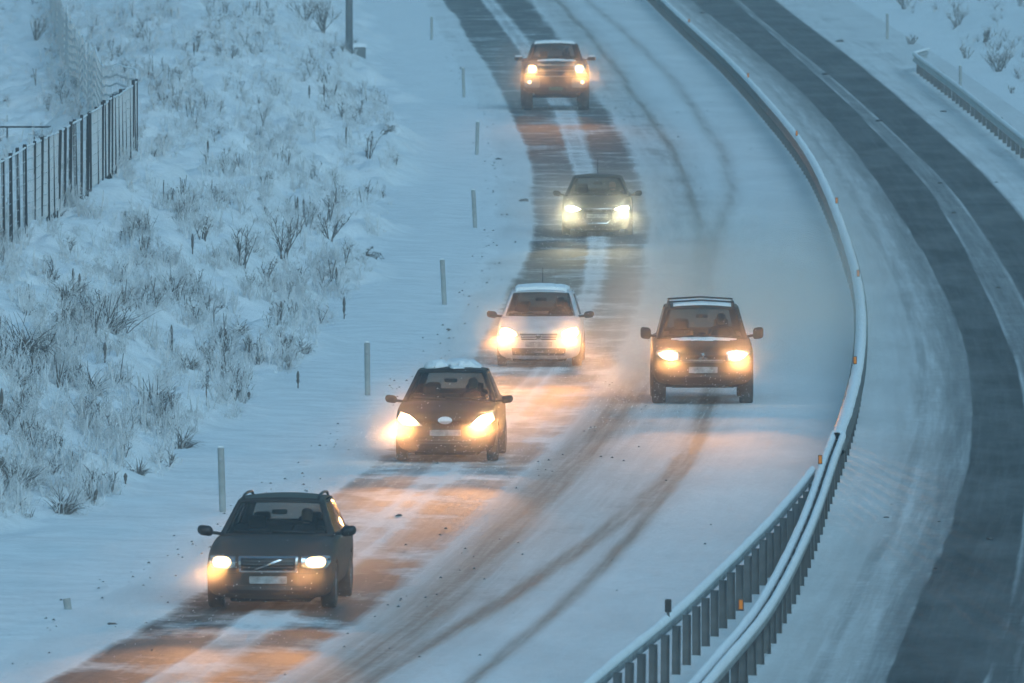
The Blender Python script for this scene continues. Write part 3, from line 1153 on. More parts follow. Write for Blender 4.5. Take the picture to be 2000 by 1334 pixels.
for a in [
    (672, 623, 44, 'tall dark dead flower spike standing apart at the foot of the bank'),
    (657, 562, 40, 'dark dead flower spike just above the one standing apart'),
    (548, 630, 42, 'knobbly dead flower spike rising from a small snow ridge mid-bank', 0.03),
    (335, 680, 46, 'slim spindle-shaped dead spike above a dark weed clump'),
    (205, 710, 42, 'dead flower spike below the big fan of grass'),
    (144, 562, 38, 'taller of two dead spikes beside the dense round clump', -0.04),
    (153, 576, 42, 'shorter of two dead spikes beside the dense round clump', 0.06),
    (582, 758, 34, 'thin lone dead stalk low on the bank left of the second marker post'),
    (486, 781, 16, 'tiny dead stalk lowest on the bank above the near marker post'),
    (604, 194, 28, 'leftmost of three dark spikes below the lamp post'),
    (633, 197, 34, 'middle of three dark spikes below the lamp post'),
    (651, 194, 30, 'rightmost of three dark spikes below the lamp post', 0.25),
    (676, 281, 34, 'single dark spike halfway down the bank left of the pickup'),
    (581, 418, 34, 'left of two dead spikes above the big twiggy shrub'),
    (593, 424, 36, 'right of two dead spikes above the big twiggy shrub'),
    (523, 425, 22, 'short leaning dead spike left of the twiggy shrubs', -0.3),
    (376, 496, 40, 'dead spike at the top of the weedy slope right of the fence'),
    (406, 300, 26, 'thin spike on the upper bank right of the fence corner'),
    (379, 108, 26, 'thin spike near the top of the picture right of the far fence'),
    (3, 828, 70, 'tall thin dead stalk at the left edge of the picture'),
    (183, 985, 30, 'thin bent stalk alone in the snow near the lower left', 0.2),
    (245, 946, 22, 'short stub of a stalk under the lower left weeds'),
]:
    stalk(*(a[:4]), lean=a[4] if len(a) > 4 else 0.0)


def clump(px, py, wpx, hpx, label, n=60, lean=0.3, dark=0.6, droop=1.2, name='grass_clump'):
    p = ground_at(px, py)
    s = scale_at(p[1])
    W, H = wpx / s, hpx / s
    r = empty(name, tuple(p))
    tag(r, label, 'grass', 'big grass clumps on the bank')
    A, B = Acc(), Acc()
    for k in range(int(n * 1.8)):
        d = rdir(1.0, 0.75)
        T = A if random.random() < dark else B
        T.blade((random.gauss(0, W * 0.12), random.gauss(0, 0.15), -0.03), (d[0] + lean, d[1] * 0.6, d[2]), math.hypot(H, W * 0.5) * random.uniform(0.6, 1.15),
                random.uniform(0.008, 0.015), random.uniform(droop * 0.4, droop * 1.3), 5)
    tag(A.build('dry_blades', M['stem'], r), kind='stuff')
    if B.n:
        tag(B.build('frosted_blades', M['stem_frost'], r), kind='stuff')
    # snow caught on top
    bm = bmesh.new()
    for k in range(5):
        m_ = Matrix.Translation((random.gauss(0, W * 0.16), random.gauss(0, .1), H * random.uniform(0.12, 0.45))) @ Matrix.Diagonal((random.uniform(.02, .055), .05, .022, 1))
        bmesh.ops.create_icosphere(bm, subdivisions=1, radius=1.0, matrix=m_)
    tag(bobj('snow_tufts', bm, M['snow'], r, smooth=True), kind='stuff')


for a in [
    (205, 648, 110, 62, 'big fan of dark grass bursting from the bank below the fence', 90, 0.25),
    (45, 690, 100, 70, 'arching dark grass clump at the left edge of the bank', 80, 0.1, 0.8, 2.0),
    (130, 582, 70, 36, 'dense round grass clump above the fan-shaped one', 80, 0.0),
    (38, 748, 50, 34, 'small dark tuft on a snow ridge at the left edge', 50, 0.35),
    (38, 952, 90, 48, 'dark leaning tuft low at the left edge', 80, 0.4),
    (120, 1000, 80, 42, 'loose weed tuft lowest on the left bank', 60, 0.5),
    (340, 582, 60, 52, 'ragged dark weed clump in the middle of the bank', 60, 0.2),
    (370, 720, 40, 34, 'small dark clump below the spindle-shaped spike', 40, 0.3),
    (590, 688, 46, 26, 'flat grass tuft at the foot of the bank beside the third marker post', 40, 0.3),
    (270, 925, 44, 26, 'dark grass tuft above the near marker post', 40, 0.35),
    (355, 875, 50, 44, 'leaning weed tuft at the bank foot', 45, 0.45),
    (465, 650, 40, 30, 'small tuft left of the knobbly spike', 36, 0.25),
    (180, 770, 70, 60, 'pale upright grass fan in the lower middle of the bank', 60, 0.15, 0.35),
    (300, 790, 80, 40, 'broad pale weed patch in the lower bank', 60, 0.3, 0.5),
]:
    clump(*a)


def shrub(px, py, wpx, hpx, label, n=7, droop=0.2, mat='stem', lean=0.0, group='leafless shrubs'):
    p = ground_at(px, py)
    s = scale_at(p[1])
    W, H = wpx / s, hpx / s
    r = empty('leafless_shrub', tuple(p))
    tag(r, label, 'shrub', group)
    A, B, S_ = Acc(), Acc(), Acc()
    for k in range(n):
        d = np.array(rdir(W / H * 0.55, 1.0)) + np.array([lean, 0, 0])
        L = H * random.uniform(0.75, 1.1)
        P = A.blade((random.gauss(0, .05), random.gauss(0, .1), -0.05), d, L, random.uniform(0.012, 0.020), droop, 5, 0.35)
        for j in range(7):
            t = random.uniform(0.25, 1.0) * 5
            i = min(int(t), 4)
            q_ = P[i] + (P[i + 1] - P[i]) * (t - i)
            dd = np.array(rdir(0.9, 0.8)) + d / np.linalg.norm(d) * 0.5
            P2 = B.blade(q_, dd, L * random.uniform(0.2, 0.42), random.uniform(0.006, 0.010), droop * 1.5, 3, 0.4)
            if random.random() < 0.7:
                S_.blade(P2[1] + np.array([0, 0, 0.012]), P2[2] - P2[1], L * 0.14, 0.012, 0.2, 1, 0.7)
            for _ in range(3):
                q3 = P2[random.randint(1, 3)]
                B.blade(q3, rdir(1.0, 0.5), L * random.uniform(0.08, 0.18), 0.005, 0.3, 1)
    tag(A.build('branches', M[mat], r), kind='stuff')
    tag(B.build('twigs', M[mat], r), kind='stuff')
    tag(S_.build('snow_on_twigs', M['snow'], r), kind='stuff')


for a in [
    (472, 520, 60, 72, 'two-stemmed dark weed bush in the middle of the bank', 7),
    (556, 512, 80, 84, 'large dark twiggy shrub in the middle of the bank', 9, 0.3),
    (645, 470, 80, 60, 'spreading leafless shrub with forked pale branches', 7, 0.5),
    (722, 310, 40, 52, 'small forked shrub at the bank foot left of the fourth marker post', 5, 0.2, 'stem', 0.3),
    (745, 262, 70, 40, 'snow-bent branch drooping to the right at the bank foot', 6, 1.3, 'stem', 0.8),
    (715, 500, 60, 34, 'low arched twigs lying at the bank foot', 6, 1.8, 'stem', 0.9),
    (632, 62, 110, 60, 'dense bush beside the lamp post', 14, 0.3),
    (596, 40, 90, 50, 'grey bush left of the lamp post', 12, 0.4),
    (520, 545, 40, 40, 'thin twig bush under the two-stemmed weed bush', 5),
    (445, 690, 56, 50, 'three-stemmed weed bush low on the bank', 6, 0.1),
    (70, 78, 60, 46, 'rimed bush behind the far fence', 12, 0.3),
    (400, 470, 40, 46, 'slim weed bush right of the fence', 5, 0.1),
    (640, 430, 36, 46, 'thin upright shrub left of the fourth marker post', 4, 0.1),
]:
    shrub(*a)
for a in [
    (1950, 140, 100, 52, 'wide dark leafless bush right of the verge barrier', 16, 0.4),
    (1886, 114, 38, 26, 'small spiky dark bush beside the verge barrier', 8, 0.1),
    (1925, 82, 50, 30, 'round grey bush on the right-hand slope', 10, 0.4),
    (1765, 18, 70, 42, 'dark bush above the lone right-hand marker post', 10, 0.3),
    (1870, 50, 70, 40, 'pale bush at the top right', 10, 0.4),
    (1779, 88, 26, 20, 'dark scrubby plant in the curl of the verge barrier', 9, 0.2),
    (1976, 182, 22, 16, 'tiny tuft in the open snow at the right edge', 6, 0.6),
    (1994, 12, 16, 24, 'dark upright plant in the top right corner', 5, 0.0),
]:
    shrub(*a, group='shrubs on the right-hand verge')


# ------------------------------------------------------------------ lumps of dirty ice on the road
def clod(px, py, wpx, label, seed):
    p = unproj(px, py, 0.03)
    s = scale_at(p[1])
    rr_ = wpx / s / 2
    bm = bmesh.new()
    bmesh.ops.create_icosphere(bm, subdivisions=2, radius=1.0)
    rs = random.Random(seed)
    for v in bm.verts:
        f = 0.75 + 0.5 * rs.random()
        v.co = Vector((v.co.x * rr_ * f, v.co.y * rr_ * 1.2 * f, max(v.co.z, -0.3) * rr_ * 0.55 * f))
    o = bobj('ice_lump', bm, M['clod'])
    o.location = tuple(p)
    tag(o, label, 'ice lump', 'lumps of dirty ice and snow on the roads')


for i, a in enumerate([
    (1730, 1012, 12, 'dark ice lump in the snow right of the median barrier'),
    (1741, 986, 6, 'tiny ice crumb beside the lump right of the median barrier'),
    (1932, 1052, 14, 'ice lump in the wheel track at the lower right'),
    (1834, 1019, 6, 'tiny ice crumb at the edge of the lower right wheel track'),
    (1826, 1110, 7, 'ice crumb on the boundary of the bare track, lower right'),
    (218, 1222, 22, 'flat dark ice slab on the near left road edge'),
    (779, 1008, 14, 'brown lump lying in the lit lane behind the estate car'),
    (1216, 1026, 9, 'dark lump in the fast lane wheel rut'),
    (1331, 1060, 10, 'dark lump beside the roadside barrier'),
    (1395, 966, 5, 'small crumb in the fast lane below the off-roader'),
    (876, 646, 14, 'dirty ice lump on the shoulder left of the silver hatchback'),
    (1023, 394, 22, 'pointed dark ice lump left of the dark hatchback'),
    (974, 312, 14, 'dark lump on the shoulder near the fifth marker post'),
    (1640, 82, 16, 'ice lump at the far edge of the right-hand road'),
    (1612, 146, 14, 'ice lump on the snow strip of the right-hand road, upper'),
    (1717, 237, 14, 'ice lump on the snow strip of the right-hand road, middle'),
    (1843, 219, 14, 'ice lump on the right-hand shoulder before the verge barrier'),
    (1862, 416, 10, 'ice lump on the snow strip of the right-hand road, lower'),
    (1836, 358, 9, 'ice crumb on the snow strip of the right-hand road'),
    (1371, 26, 12, 'ice lump beside the far median barrier at the top'),
    (1946, 357, 8, 'ice crumb at the outer edge of the right-hand road'),
    (1950, 562, 10, 'ice lump on the pale strip near the right edge'),
]):
    clod(*a, seed=i)


def grit():
    vs, qs = [], []
    for _ in range(430):
        u = random.random()
        py = random.uniform(100, 1330)
        Y = unproj(1000, py)[1]
        c = random.random()
        if c < 0.5:
            X = float(C0(Y)) + random.gauss(0.05, 0.28)
        elif c < 0.75:
            X = float(C4(Y)) + abs(random.gauss(0, 0.7))
        else:
            X = float(C0(Y)) + random.uniform(0, 8)
            if random.random() < 0.5:
                continue
        r = random.uniform(0.006, 0.022) * (1 + Y / 500)
        z = float(bank_z(X, Y)) if X < C0(Y) else 0.055
        i = len(vs)
        vs += [(X - r, Y, z), (X + r, Y - r * .5, z), (X, Y + r * 1.5, z), (X + r * .2, Y, z + r * 0.9)]
        qs += [(i, i + 1, i + 3), (i + 1, i + 2, i + 3), (i + 2, i, i + 3)]
    o = npmesh('grit', vs, qs, M['post_steel'], smooth=False)
    tag(o, 'dark grit and ice crumbs strewn along the road edges', 'grit', kind='stuff')


grit()


# ------------------------------------------------------------------ cars
def subsurf_mesh(name, verts, faces, levels=2):
    me = bpy.data.meshes.new(name)
    me.from_pydata(verts, [], faces)
    me.update()
    o = bpy.data.objects.new(name, me)
    COL.objects.link(o)
    md = o.modifiers.new('s', 'SUBSURF')
    md.levels = levels
    md.render_levels = levels
    return o


def apply_mods(o):
    dg = bpy.context.evaluated_depsgraph_get()
    me = bpy.data.meshes.new_from_object(o.evaluated_get(dg))
    old = o.data
    o.modifiers.clear()
    o.data = me
    return o


def car_body(c, parent, mat):
    W = c['w'] / 2
    yf, yr = c['yf'], c['yr']
    zn, zc, zb, zs = c['zn'], c['belt'], c['zb'], c['sill']
    ywb = c['ywb']
    rs = c.get('round', 0.84)
    st = [
        (yf, rs, zb + 0.05, zn - 0.17, zn - 0.09),
        (yf - 0.05, rs + (1 - rs) * 0.6, zb + 0.015, zn - 0.12, zn - 0.03),
        (yf - 0.17, 0.985, zb, zn - 0.075, zn + 0.01),
        (yf - 0.45, 1.0, zb, zn - 0.03, zn + 0.42 * (zc - zn)),
        ((yf + ywb) / 2 - 0.1, 1.0, zs, (zn + zc) / 2 - 0.04, zn + 0.78 * (zc - zn)),
        (ywb + 0.15, 1.0, zs, zc - 0.09, zc - 0.015),
        (ywb - 0.25, 1.0, zs, zc - 0.05, zc),
        (0.0, 1.0, zs, zc - 0.03, zc + 0.01),
        (yr + 0.6, 0.99, zs, zc - 0.01, zc + 0.03),
        (yr + 0.2, 0.97, zs + 0.06, zc - 0.02, zc + 0.03),
        (yr + 0.05, 0.93, zs + 0.1, zc - 0.06, zc),
        (yr, 0.85, zs + 0.14, zc - 0.12, zc - 0.06)]
    V, Fc = [], []
    half = 9
    sw = c.get('sweep', 0.22)
    for (y, h, b_, s_, t_) in st:
        h *= W
        pr = [(0, b_), (.80 * h, b_), (.965 * h, b_ + .13 * (t_ - b_)), (h, b_ + .48 * (s_ - b_)), (.985 * h, s_ - .10 * (s_ - b_)),
              (.945 * h, s_), (.80 * h, s_ + .66 * (t_ - s_)), (.42 * h, t_ - .004), (0, t_ + 0.004)]
        ring = pr + [(-x, z) for x, z in reversed(pr[1:-1])]
        for (x, z) in ring:
            fo = max(0.0, 1 - (yf - y) / 0.9)
            ro = max(0.0, 1 - (y - yr) / 0.9)
            dy = -sw * abs(x / W) ** 2.2 * fo + 0.14 * abs(x / W) ** 2.2 * ro
            if z < zb + 0.12:
                dy -= 0.03 * fo
            V.append((x, y + dy, z))
    n = 16
    m = len(st)
    for i in range(m - 1):
        for k in range(n):
            Fc.append((i * n + k, i * n + (k + 1) % n, (i + 1) * n + (k + 1) % n, (i + 1) * n + k))
    # caps with an inner ring
    for (i, sgn) in ((0, 1), (m - 1, -1)):
        base = i * n
        ctr = np.mean([V[base + k] for k in range(n)], axis=0)
        j0 = len(V)
        for k in range(n):
            v = np.array(V[base + k])
            p_ = ctr + (v - ctr) * 0.62
            xx = p_[0] / W
            p_[1] = (st[i][0] + sgn * 0.015) - sgn * (sw if i == 0 else 0.14) * abs(xx) ** 2.2
            V.append(tuple(p_))
        for k in range(n):
            k2 = (k + 1) % n
            f = (base + k2, base + k, j0 + k, j0 + k2)
            Fc.append(f if sgn > 0 else tuple(reversed(f)))
        # inner: strips joining mirrored points (0..8 one side, 15..9 other)
        idx = list(range(n))
        L_ = [0, 1, 2, 3, 4, 5, 6, 7, 8]
        R_ = [0, 15, 14, 13, 12, 11, 10, 9, 8]
        for a in range(8):
            la, lb, ra, rb_ = j0 + L_[a], j0 + L_[a + 1], j0 + R_[a], j0 + R_[a + 1]
            f = [la, lb, rb_, ra]
            f = [x for q_, x in enumerate(f) if x not in f[:q_]]
            Fc.append(tuple(reversed(f)) if sgn > 0 else tuple(f))
    o = subsurf_mesh('body', V, Fc, 2)
    me_ = apply_mods(o)
    bm = bmesh.new(); bm.from_mesh(o.data)
    bmesh.ops.recalc_face_normals(bm, faces=bm.faces)
    bm.to_mesh(o.data); bm.free()
    bv = BVHTree.FromPolygons([v.co.copy() for v in o.data.vertices], [tuple(p.vertices) for p in o.data.polygons])
    # wheel housings
    cut = []
    for sx in (-1, 1):
        for yy in (c['wb'] / 2, -c['wb'] / 2):
            bm = bmesh.new()
            R_ = c['rw'] + 0.055
            bmesh.ops.create_cone(bm, cap_ends=True, segments=28, radius1=R_, radius2=R_, depth=0.36)
            bmesh.ops.rotate(bm, verts=bm.verts, matrix=Matrix.Rotation(math.pi / 2, 3, 'Y'))
            bmesh.ops.translate(bm, verts=bm.verts, vec=(sx * (W - 0.12), yy, c['rw']))
            me = bpy.data.meshes.new('cut'); bm.to_mesh(me); bm.free()
            k = bpy.data.objects.new('cut', me); COL.objects.link(k)
            md = o.modifiers.new('b', 'BOOLEAN'); md.operation = 'DIFFERENCE'; md.object = k; md.solver = 'EXACT'
            cut.append(k)
    apply_mods(o)
    for k in cut:
        bpy.data.objects.remove(k)
    o.data.materials.clear()
    o.data.materials.append(mat)
    o.data.polygons.foreach_set('use_smooth', [True] * len(o.data.polygons))
    o.parent = parent
    return o, bv


def project_patch(name, outline, bv, mat, parent, off=0.012, thick=0.03, grid=0.05, axis='y', lump=0.0):
    """a panel with the given outline (front view x,z or top view x,y) following the body surface"""
    bm = bmesh.new()
    vs = [bm.verts.new((a, 0, b) if axis == 'y' else (a, b, 0)) for a, b in outline]
    bm.faces.new(vs)
    xs = [p[0] for p in outline]; ys = [p[1] for p in outline]
    for k in np.arange(min(xs) + grid, max(xs), grid):
        bmesh.ops.bisect_plane(bm, geom=bm.verts[:] + bm.edges[:] + bm.faces[:], plane_co=(k, 0, 0), plane_no=(1, 0, 0))
    for k in np.arange(min(ys) + grid, max(ys), grid):
        bmesh.ops.bisect_plane(bm, geom=bm.verts[:] + bm.edges[:] + bm.faces[:],
                               plane_co=(0, 0, k) if axis == 'y' else (0, k, 0), plane_no=(0, 0, 1) if axis == 'y' else (0, 1, 0))
    bmesh.ops.triangulate(bm, faces=[f for f in bm.faces if len(f.verts) > 4])
    edge = {v for v in bm.verts if v.is_boundary}
    rs = random.Random(len(outline) * 7 + int(abs(xs[0]) * 1000))
    last = 0
    for v in bm.verts:
        if axis == 'y':
            h = bv.ray_cast(Vector((v.co.x, 6, v.co.z)), Vector((0, -1, 0)))
            last = h[0].y if h[0] is not None else last
            v.co.y = last + off
        else:
            h = bv.ray_cast(Vector((v.co.x, v.co.y, 6)), Vector((0, 0, -1)))
            last = h[0].z if h[0] is not None else last
            v.co.z = last + off + (lump * rs.random() if v not in edge else 0)
    e = [ed for ed in bm.edges if ed.is_boundary]
    r = bmesh.ops.extrude_edge_only(bm, edges=e)
    dv = Vector((0, -thick, 0)) if axis == 'y' else Vector((0, 0, -thick))
    bmesh.ops.translate(bm, verts=[x for x in r['geom'] if isinstance(x, bmesh.types.BMVert)], vec=dv)
    bmesh.ops.recalc_face_normals(bm, faces=bm.faces)
    return bobj(name, bm, mat, parent, smooth=(axis != 'y' or lump > 0))


def mir(outl):
    return [(-x, z) for x, z in reversed(outl)]


def ellipse(cx, cz, rx, rz, n=18):
    return [(cx + rx * math.cos(2 * math.pi * k / n), cz + rz * math.sin(2 * math.pi * k / n)) for k in range(n)]


def rrect(x0, z0, x1, z1, r=0.02):
    o = []
    for (cx, cz, a0) in ((x1 - r, z1 - r, 0), (x0 + r, z1 - r, 90), (x0 + r, z0 + r, 180), (x1 - r, z0 + r, 270)):
        for k in range(4):
            a = math.radians(a0 + 30 * k)
            o.append((cx + r * math.cos(a), cz + r * math.sin(a)))
    return o


def car_cabin(c, parent, mat, glass_m):
    ywb, yt, yrt, yrb = c['ywb'], c['ywt'], c['yrt'], c['yrb']
    zb, zt = c['belt'] - 0.02, c['roof'] - 0.05
    wb_, wt = c['wcab'], c['wroof']
    bow, bowr = 0.26, 0.10
    acc = {'V': [], 'F': []}

    def panel(P, us, vs, wins, names):
        grids = [[P(u, v) for v in vs] for u in us]
        idx0 = len(acc['V'])
        for row in grids:
            acc['V'] += row
        nv = len(vs)
        gl = [([], []) for _ in wins]
        for i in range(len(us) - 1):
            for j in range(nv - 1):
                cu, cv = (us[i] + us[i + 1]) / 2, (vs[j] + vs[j + 1]) / 2
                hit = None
                for k, wn in enumerate(wins):
                    if wn[0] < cu < wn[1] and wn[2] < cv < wn[3]:
                        hit = k
                if hit is None:
                    a = idx0 + i * nv + j
                    acc['F'].append((a, a + nv, a + nv + 1, a + 1))
                else:
                    Vg, Fg = gl[hit]
                    b0 = len(Vg)
                    Vg += [grids[i][j], grids[i + 1][j], grids[i + 1][j + 1], grids[i][j + 1]]
                    Fg.append((b0, b0 + 1, b0 + 2, b0 + 3))
        for (Vg, Fg), nm in zip(gl, names):
            bm = bmesh.new()
            vv = [bm.verts.new(p) for p in Vg]
            for f in Fg:
                bm.faces.new([vv[x] for x in f])
            bmesh.ops.remove_doubles(bm, verts=bm.verts, dist=1e-4)
            bobj(nm, bm, glass_m if nm != 'windshield' else M['glass'], parent, smooth=True)

    def spread(br, n):
        o = []
        for a, b in zip(br[:-1], br[1:]):
            k = max(1, int(round(n * (b - a) / (br[-1] - br[0]))))
            o += list(np.linspace(a, b, k + 1)[:-1])
        return o + [br[-1]]

    def wsP(u, v):
        x = u * (wb_ + (wt - wb_) * v)
        y = ywb + (yt - ywb) * v - bow * u * u * (1 - 0.35 * v)
        return (x, y, zb + (zt - zb) * v + 0.03 * v * (1 - u * u) + 0.05 * math.sin(math.pi * v) * (1 if False else 0))
    panel(wsP, spread([-1, -.90, .90, 1], 14), spread([0, .05, .93, 1], 8), [(-.90, .90, .05, .93)], ['windshield'])

    def rwP(u, v):
        x = u * (wb_ * 0.95 + (wt * 0.97 - wb_ * 0.95) * v)
        y = yrb + (yrt - yrb) * v + bowr * u * u
        return (x, y, zb + (zt - 0.02 - zb) * v + 0.03 * v * (1 - u * u))
    panel(rwP, spread([-1, -.80, .80, 1], 10), spread([0, .18, .86, 1], 6), [(-.80, .80, .18, .86)], ['rear_window'])
    for sx in (-1, 1):
        def sdP(u, v):
            a = Vector(wsP(sx, v)); b_ = Vector(rwP(sx, v))
            p_ = a.lerp(b_, u)
            p_.x += sx * (0.03 * math.sin(math.pi * u))
            return tuple(p_)
        wins = [(.10, .42, .06, .90), (.46, .72, .06, .90)]
        if c.get('kind') != 'pickup':
            wins.append((.77, .93, .10, .86))
        br = sorted({0, 1} | {x for w_ in wins for x in w_[:2]})
        panel(sdP, spread(br, 16), spread([0, .06, .10, .86, .90, 1], 8), wins, ['side_window'] * len(wins))
    # roof
    us = np.linspace(-1, 1, 13)
    vs = np.linspace(0, 1, 9)
    i0 = len(acc['V'])
    for u in us:
        f_, b_ = Vector(wsP(u, 1)), Vector(rwP(u, 1))
        for v in vs:
            p_ = f_.lerp(b_, v)
            p_.z += 0.045 * math.sin(math.pi * v) * (1 - 0.4 * u * u)
            acc['V'].append(tuple(p_))
    for i in range(12):
        for j in range(8):
            a = i0 + i * 9 + j
            acc['F'].append((a, a + 9, a + 10, a + 1))
    bm = bmesh.new()
    vv = [bm.verts.new(p_) for p_ in acc['V']]
    for f in acc['F']:
        bm.faces.new([vv[x] for x in f])
    bmesh.ops.remove_doubles(bm, verts=bm.verts, dist=1e-3)
    bmesh.ops.recalc_face_normals(bm, faces=bm.faces)
    me = bpy.data.meshes.new('cabin_frame'); bm.to_mesh(me)
    bv = BVHTree.FromBMesh(bm)
    bm.free()
    o = link('cabin_frame', me, mat, parent, smooth=True)
    md = o.modifiers.new('t', 'SOLIDIFY'); md.thickness = 0.02; md.offset = -1
    return o, bv, wsP


def wheel(parent, x, y, R, wd, sx):
    r = empty('wheel', (x, y, R))
    r.parent = parent
    key = (round(R, 3), round(wd, 3))
    if key not in WM:
        prof = [(R * 0.66, -wd * .42), (R * 0.80, -wd * .5), (R * .95, -wd * .48), (R, -wd * .38), (R * 1.003, 0), (R, wd * .38), (R * .95, wd * .48), (R * .80, wd * .5), (R * .66, wd * .42)]
        t = lathe('tyre', prof, M['tyre'], None, 26, 'X')
        rim_v, rim_f = [], []
        prof2 = [(R * 0.67, wd * .42), (R * .62, wd * .44), (R * .60, wd * .30), (R * .15, wd * .24), (0.02, wd * .30)]
        q_ = lathe('rim', prof2, M['rim'], None, 20, 'X')
        bm = bmesh.new()
        for k in range(5):
            box_bm(bm, (wd * .35, 0, R * .36), (wd * .14, R * .16, R * .56))
            bmesh.ops.rotate(bm, verts=bm.verts, matrix=Matrix.Rotation(2 * math.pi / 5, 3, 'X'))
        sp = bobj('spokes', bm, M['rim'])
        WM[key] = (t.data, q_.data, sp.data)
        for o in (t, q_, sp):
            bpy.data.objects.remove(o)
    for nm, me in zip(('tyre', 'rim', 'spokes'), WM[key]):
        o = bpy.data.objects.new(nm, me); COL.objects.link(o); o.parent = r
        if sx < 0:
            o.rotation_euler = (0, 0, math.pi)


WM = {}


def mirror_part(parent, x, y, z, sx, w_, h_, mat, slab=False, boxy=False):
    bm = bmesh.new()
    box_bm(bm, (0, 0, 0), (w_, 0.13, h_), bevel=min(w_, h_) * (0.30 if slab or boxy else 0.46), seg=4)
    for v in bm.verts:
        if v.co.y > 0:
            v.co.x *= 0.86
            v.co.z *= 0.86
        v.co.z -= 0.12 * v.co.x * sx * (0 if slab else -1)
    o = bobj('mirror', bm, mat, parent, smooth=True)
    o.location = (x, y, z)
    tube('mirror_stalk', [(-sx * w_ * 0.2, 0, -h_ * 0.15), (-sx * (w_ * 0.5 + 0.10), -0.02, -h_ * 0.30)], 0.026, mat, o)
    return o


def lamp(parent, loc, col, power, name, spot=None, size=0.05, tilt=-3.0, toe=0.0):
    if spot:
        d = bpy.data.lights.new(name, 'SPOT')
        d.spot_size = math.radians(spot)
        d.spot_blend = 1.0
    else:
        d = bpy.data.lights.new(name, 'POINT')
    d.energy = power
    d.color = col
    d.shadow_soft_size = size
    o = bpy.data.objects.new(name, d)
    COL.objects.link(o)
    o.parent = parent
    o.location = loc
    if spot:
        o.rotation_euler = (math.radians(90 + tilt), 0, math.radians(toe))
    return o


BEAM, GLOW, LONG = 260.0, 90.0, 3200.0


def seats(c, parent, mat):
    yb = c['ywb'] - 1.25
    z = c['belt'] - 0.05
    top = c['roof'] - 0.27
    for sx in (-1, 1):
        bm = bmesh.new()
        box_bm(bm, (sx * 0.36, yb, (z + top - 0.2) / 2), (0.44, 0.12, top - 0.2 - z), bevel=0.05)
        s = bobj('front_seat', bm, mat, parent)
        bm = bmesh.new()
        box_bm(bm, (sx * 0.36, yb - 0.02, top - 0.10), (0.26, 0.10, 0.19), bevel=0.045)
        bobj('headrest', bm, mat, s)
    if c.get('kind') != 'pickup':
        bm = bmesh.new()
        box_bm(bm, (0, yb - 0.95, z + 0.05), (1.1, 0.14, 0.22), bevel=0.05)
        s = bobj('rear_seat', bm, mat, parent)
        for x in (-0.36, 0.36):
            bm = bmesh.new()
            box_bm(bm, (x, yb - 0.95, z + 0.20), (0.24, 0.09, 0.12), bevel=0.04)
            bobj('headrest', bm, mat, s)
    # mirror inside
    bm = bmesh.new()
    ym = c['ywt'] + (c['ywb'] - c['ywt']) * 0.16 - 0.10
    box_bm(bm, (0, ym, c['roof'] - 0.20), (0.22, 0.03, 0.07), bevel=0.02)
    bobj('inside_mirror', bm, M['black'], parent)
    # steering wheel rim
    n = 20
    P = [(0.36 * -1 + 0.18 * math.cos(2 * math.pi * k / n), c['ywb'] - 0.72 + 0.06 * math.sin(2 * math.pi * k / n), z + 0.04 + 0.17 * math.sin(2 * math.pi * k / n)) for k in range(n + 1)]
    tube('steering_wheel', P, 0.016, M['black'], parent, n=5)


def driver_mesh():
    """seated driver, one continuous skin: hips, torso, neck, head, arms to the wheel, legs forward"""
    J = {'hip': (0, 0, 0), 'waist': (0, -.03, .18), 'chest': (0, -.06, .38), 'neck': (0, -.06, .52), 'jaw': (0, -.03, .60), 'head': (0, -.03, .69), 'crown': (0, -.05, .77),
         'sl': (.19, -.06, .45), 'el': (.26, .14, .24), 'hl': (.16, .40, .30), 'fl': (.13, .47, .31),
         'sr': (-.19, -.06, .45), 'er': (-.26, .14, .24), 'hr': (-.16, .40, .30), 'fr': (-.13, .47, .31),
         'tl': (.11, .10, .0), 'kl': (.13, .45, .06), 'al': (.12, .72, -.25), 'tr': (-.11, .10, .0), 'kr': (-.13, .45, .06), 'ar': (-.12, .72, -.25)}
    R = {'hip': .15, 'waist': .14, 'chest': .16, 'neck': .06, 'jaw': .075, 'head': .098, 'crown': .07, 'sl': .075, 'el': .052, 'hl': .036, 'fl': .032, 'sr': .075, 'er': .052, 'hr': .036, 'fr': .032,
         'tl': .09, 'kl': .066, 'al': .045, 'tr': .09, 'kr': .066, 'ar': .045}
    E = [('hip', 'waist'), ('waist', 'chest'), ('chest', 'neck'), ('neck', 'jaw'), ('jaw', 'head'), ('head', 'crown'), ('chest', 'sl'), ('sl', 'el'), ('el', 'hl'), ('hl', 'fl'),
         ('chest', 'sr'), ('sr', 'er'), ('er', 'hr'), ('hr', 'fr'), ('hip', 'tl'), ('tl', 'kl'), ('kl', 'al'), ('hip', 'tr'), ('tr', 'kr'), ('kr', 'ar')]
    ks = list(J)
    me = bpy.data.meshes.new('person')
    me.from_pydata([J[k] for k in ks], [(ks.index(a), ks.index(b)) for a, b in E], [])
    o = bpy.data.objects.new('person', me)
    COL.objects.link(o)
    md = o.modifiers.new('k', 'SKIN')
    for i, k in enumerate(ks):
        o.data.skin_vertices[0].data[i].radius = (R[k], R[k] * (0.8 if k in ('chest', 'waist') else 1.0))
    o.data.skin_vertices[0].data[0].use_root = True
    s = o.modifiers.new('s', 'SUBSURF'); s.levels = 2; s.render_levels = 2
    apply_mods(o)
    me = o.data
    me.materials.clear()
    me.materials.append(M['jacket']); me.materials.append(M['skin'])
    for p_ in me.polygons:
        cz, cy = p_.center.z, p_.center.y
        p_.material_index = 1 if (cz > 0.56 or cy > 0.40 and cz > 0.2) else 0
        p_.use_smooth = True
    bpy.data.objects.remove(o)
    return me


DRIVER = driver_mesh()


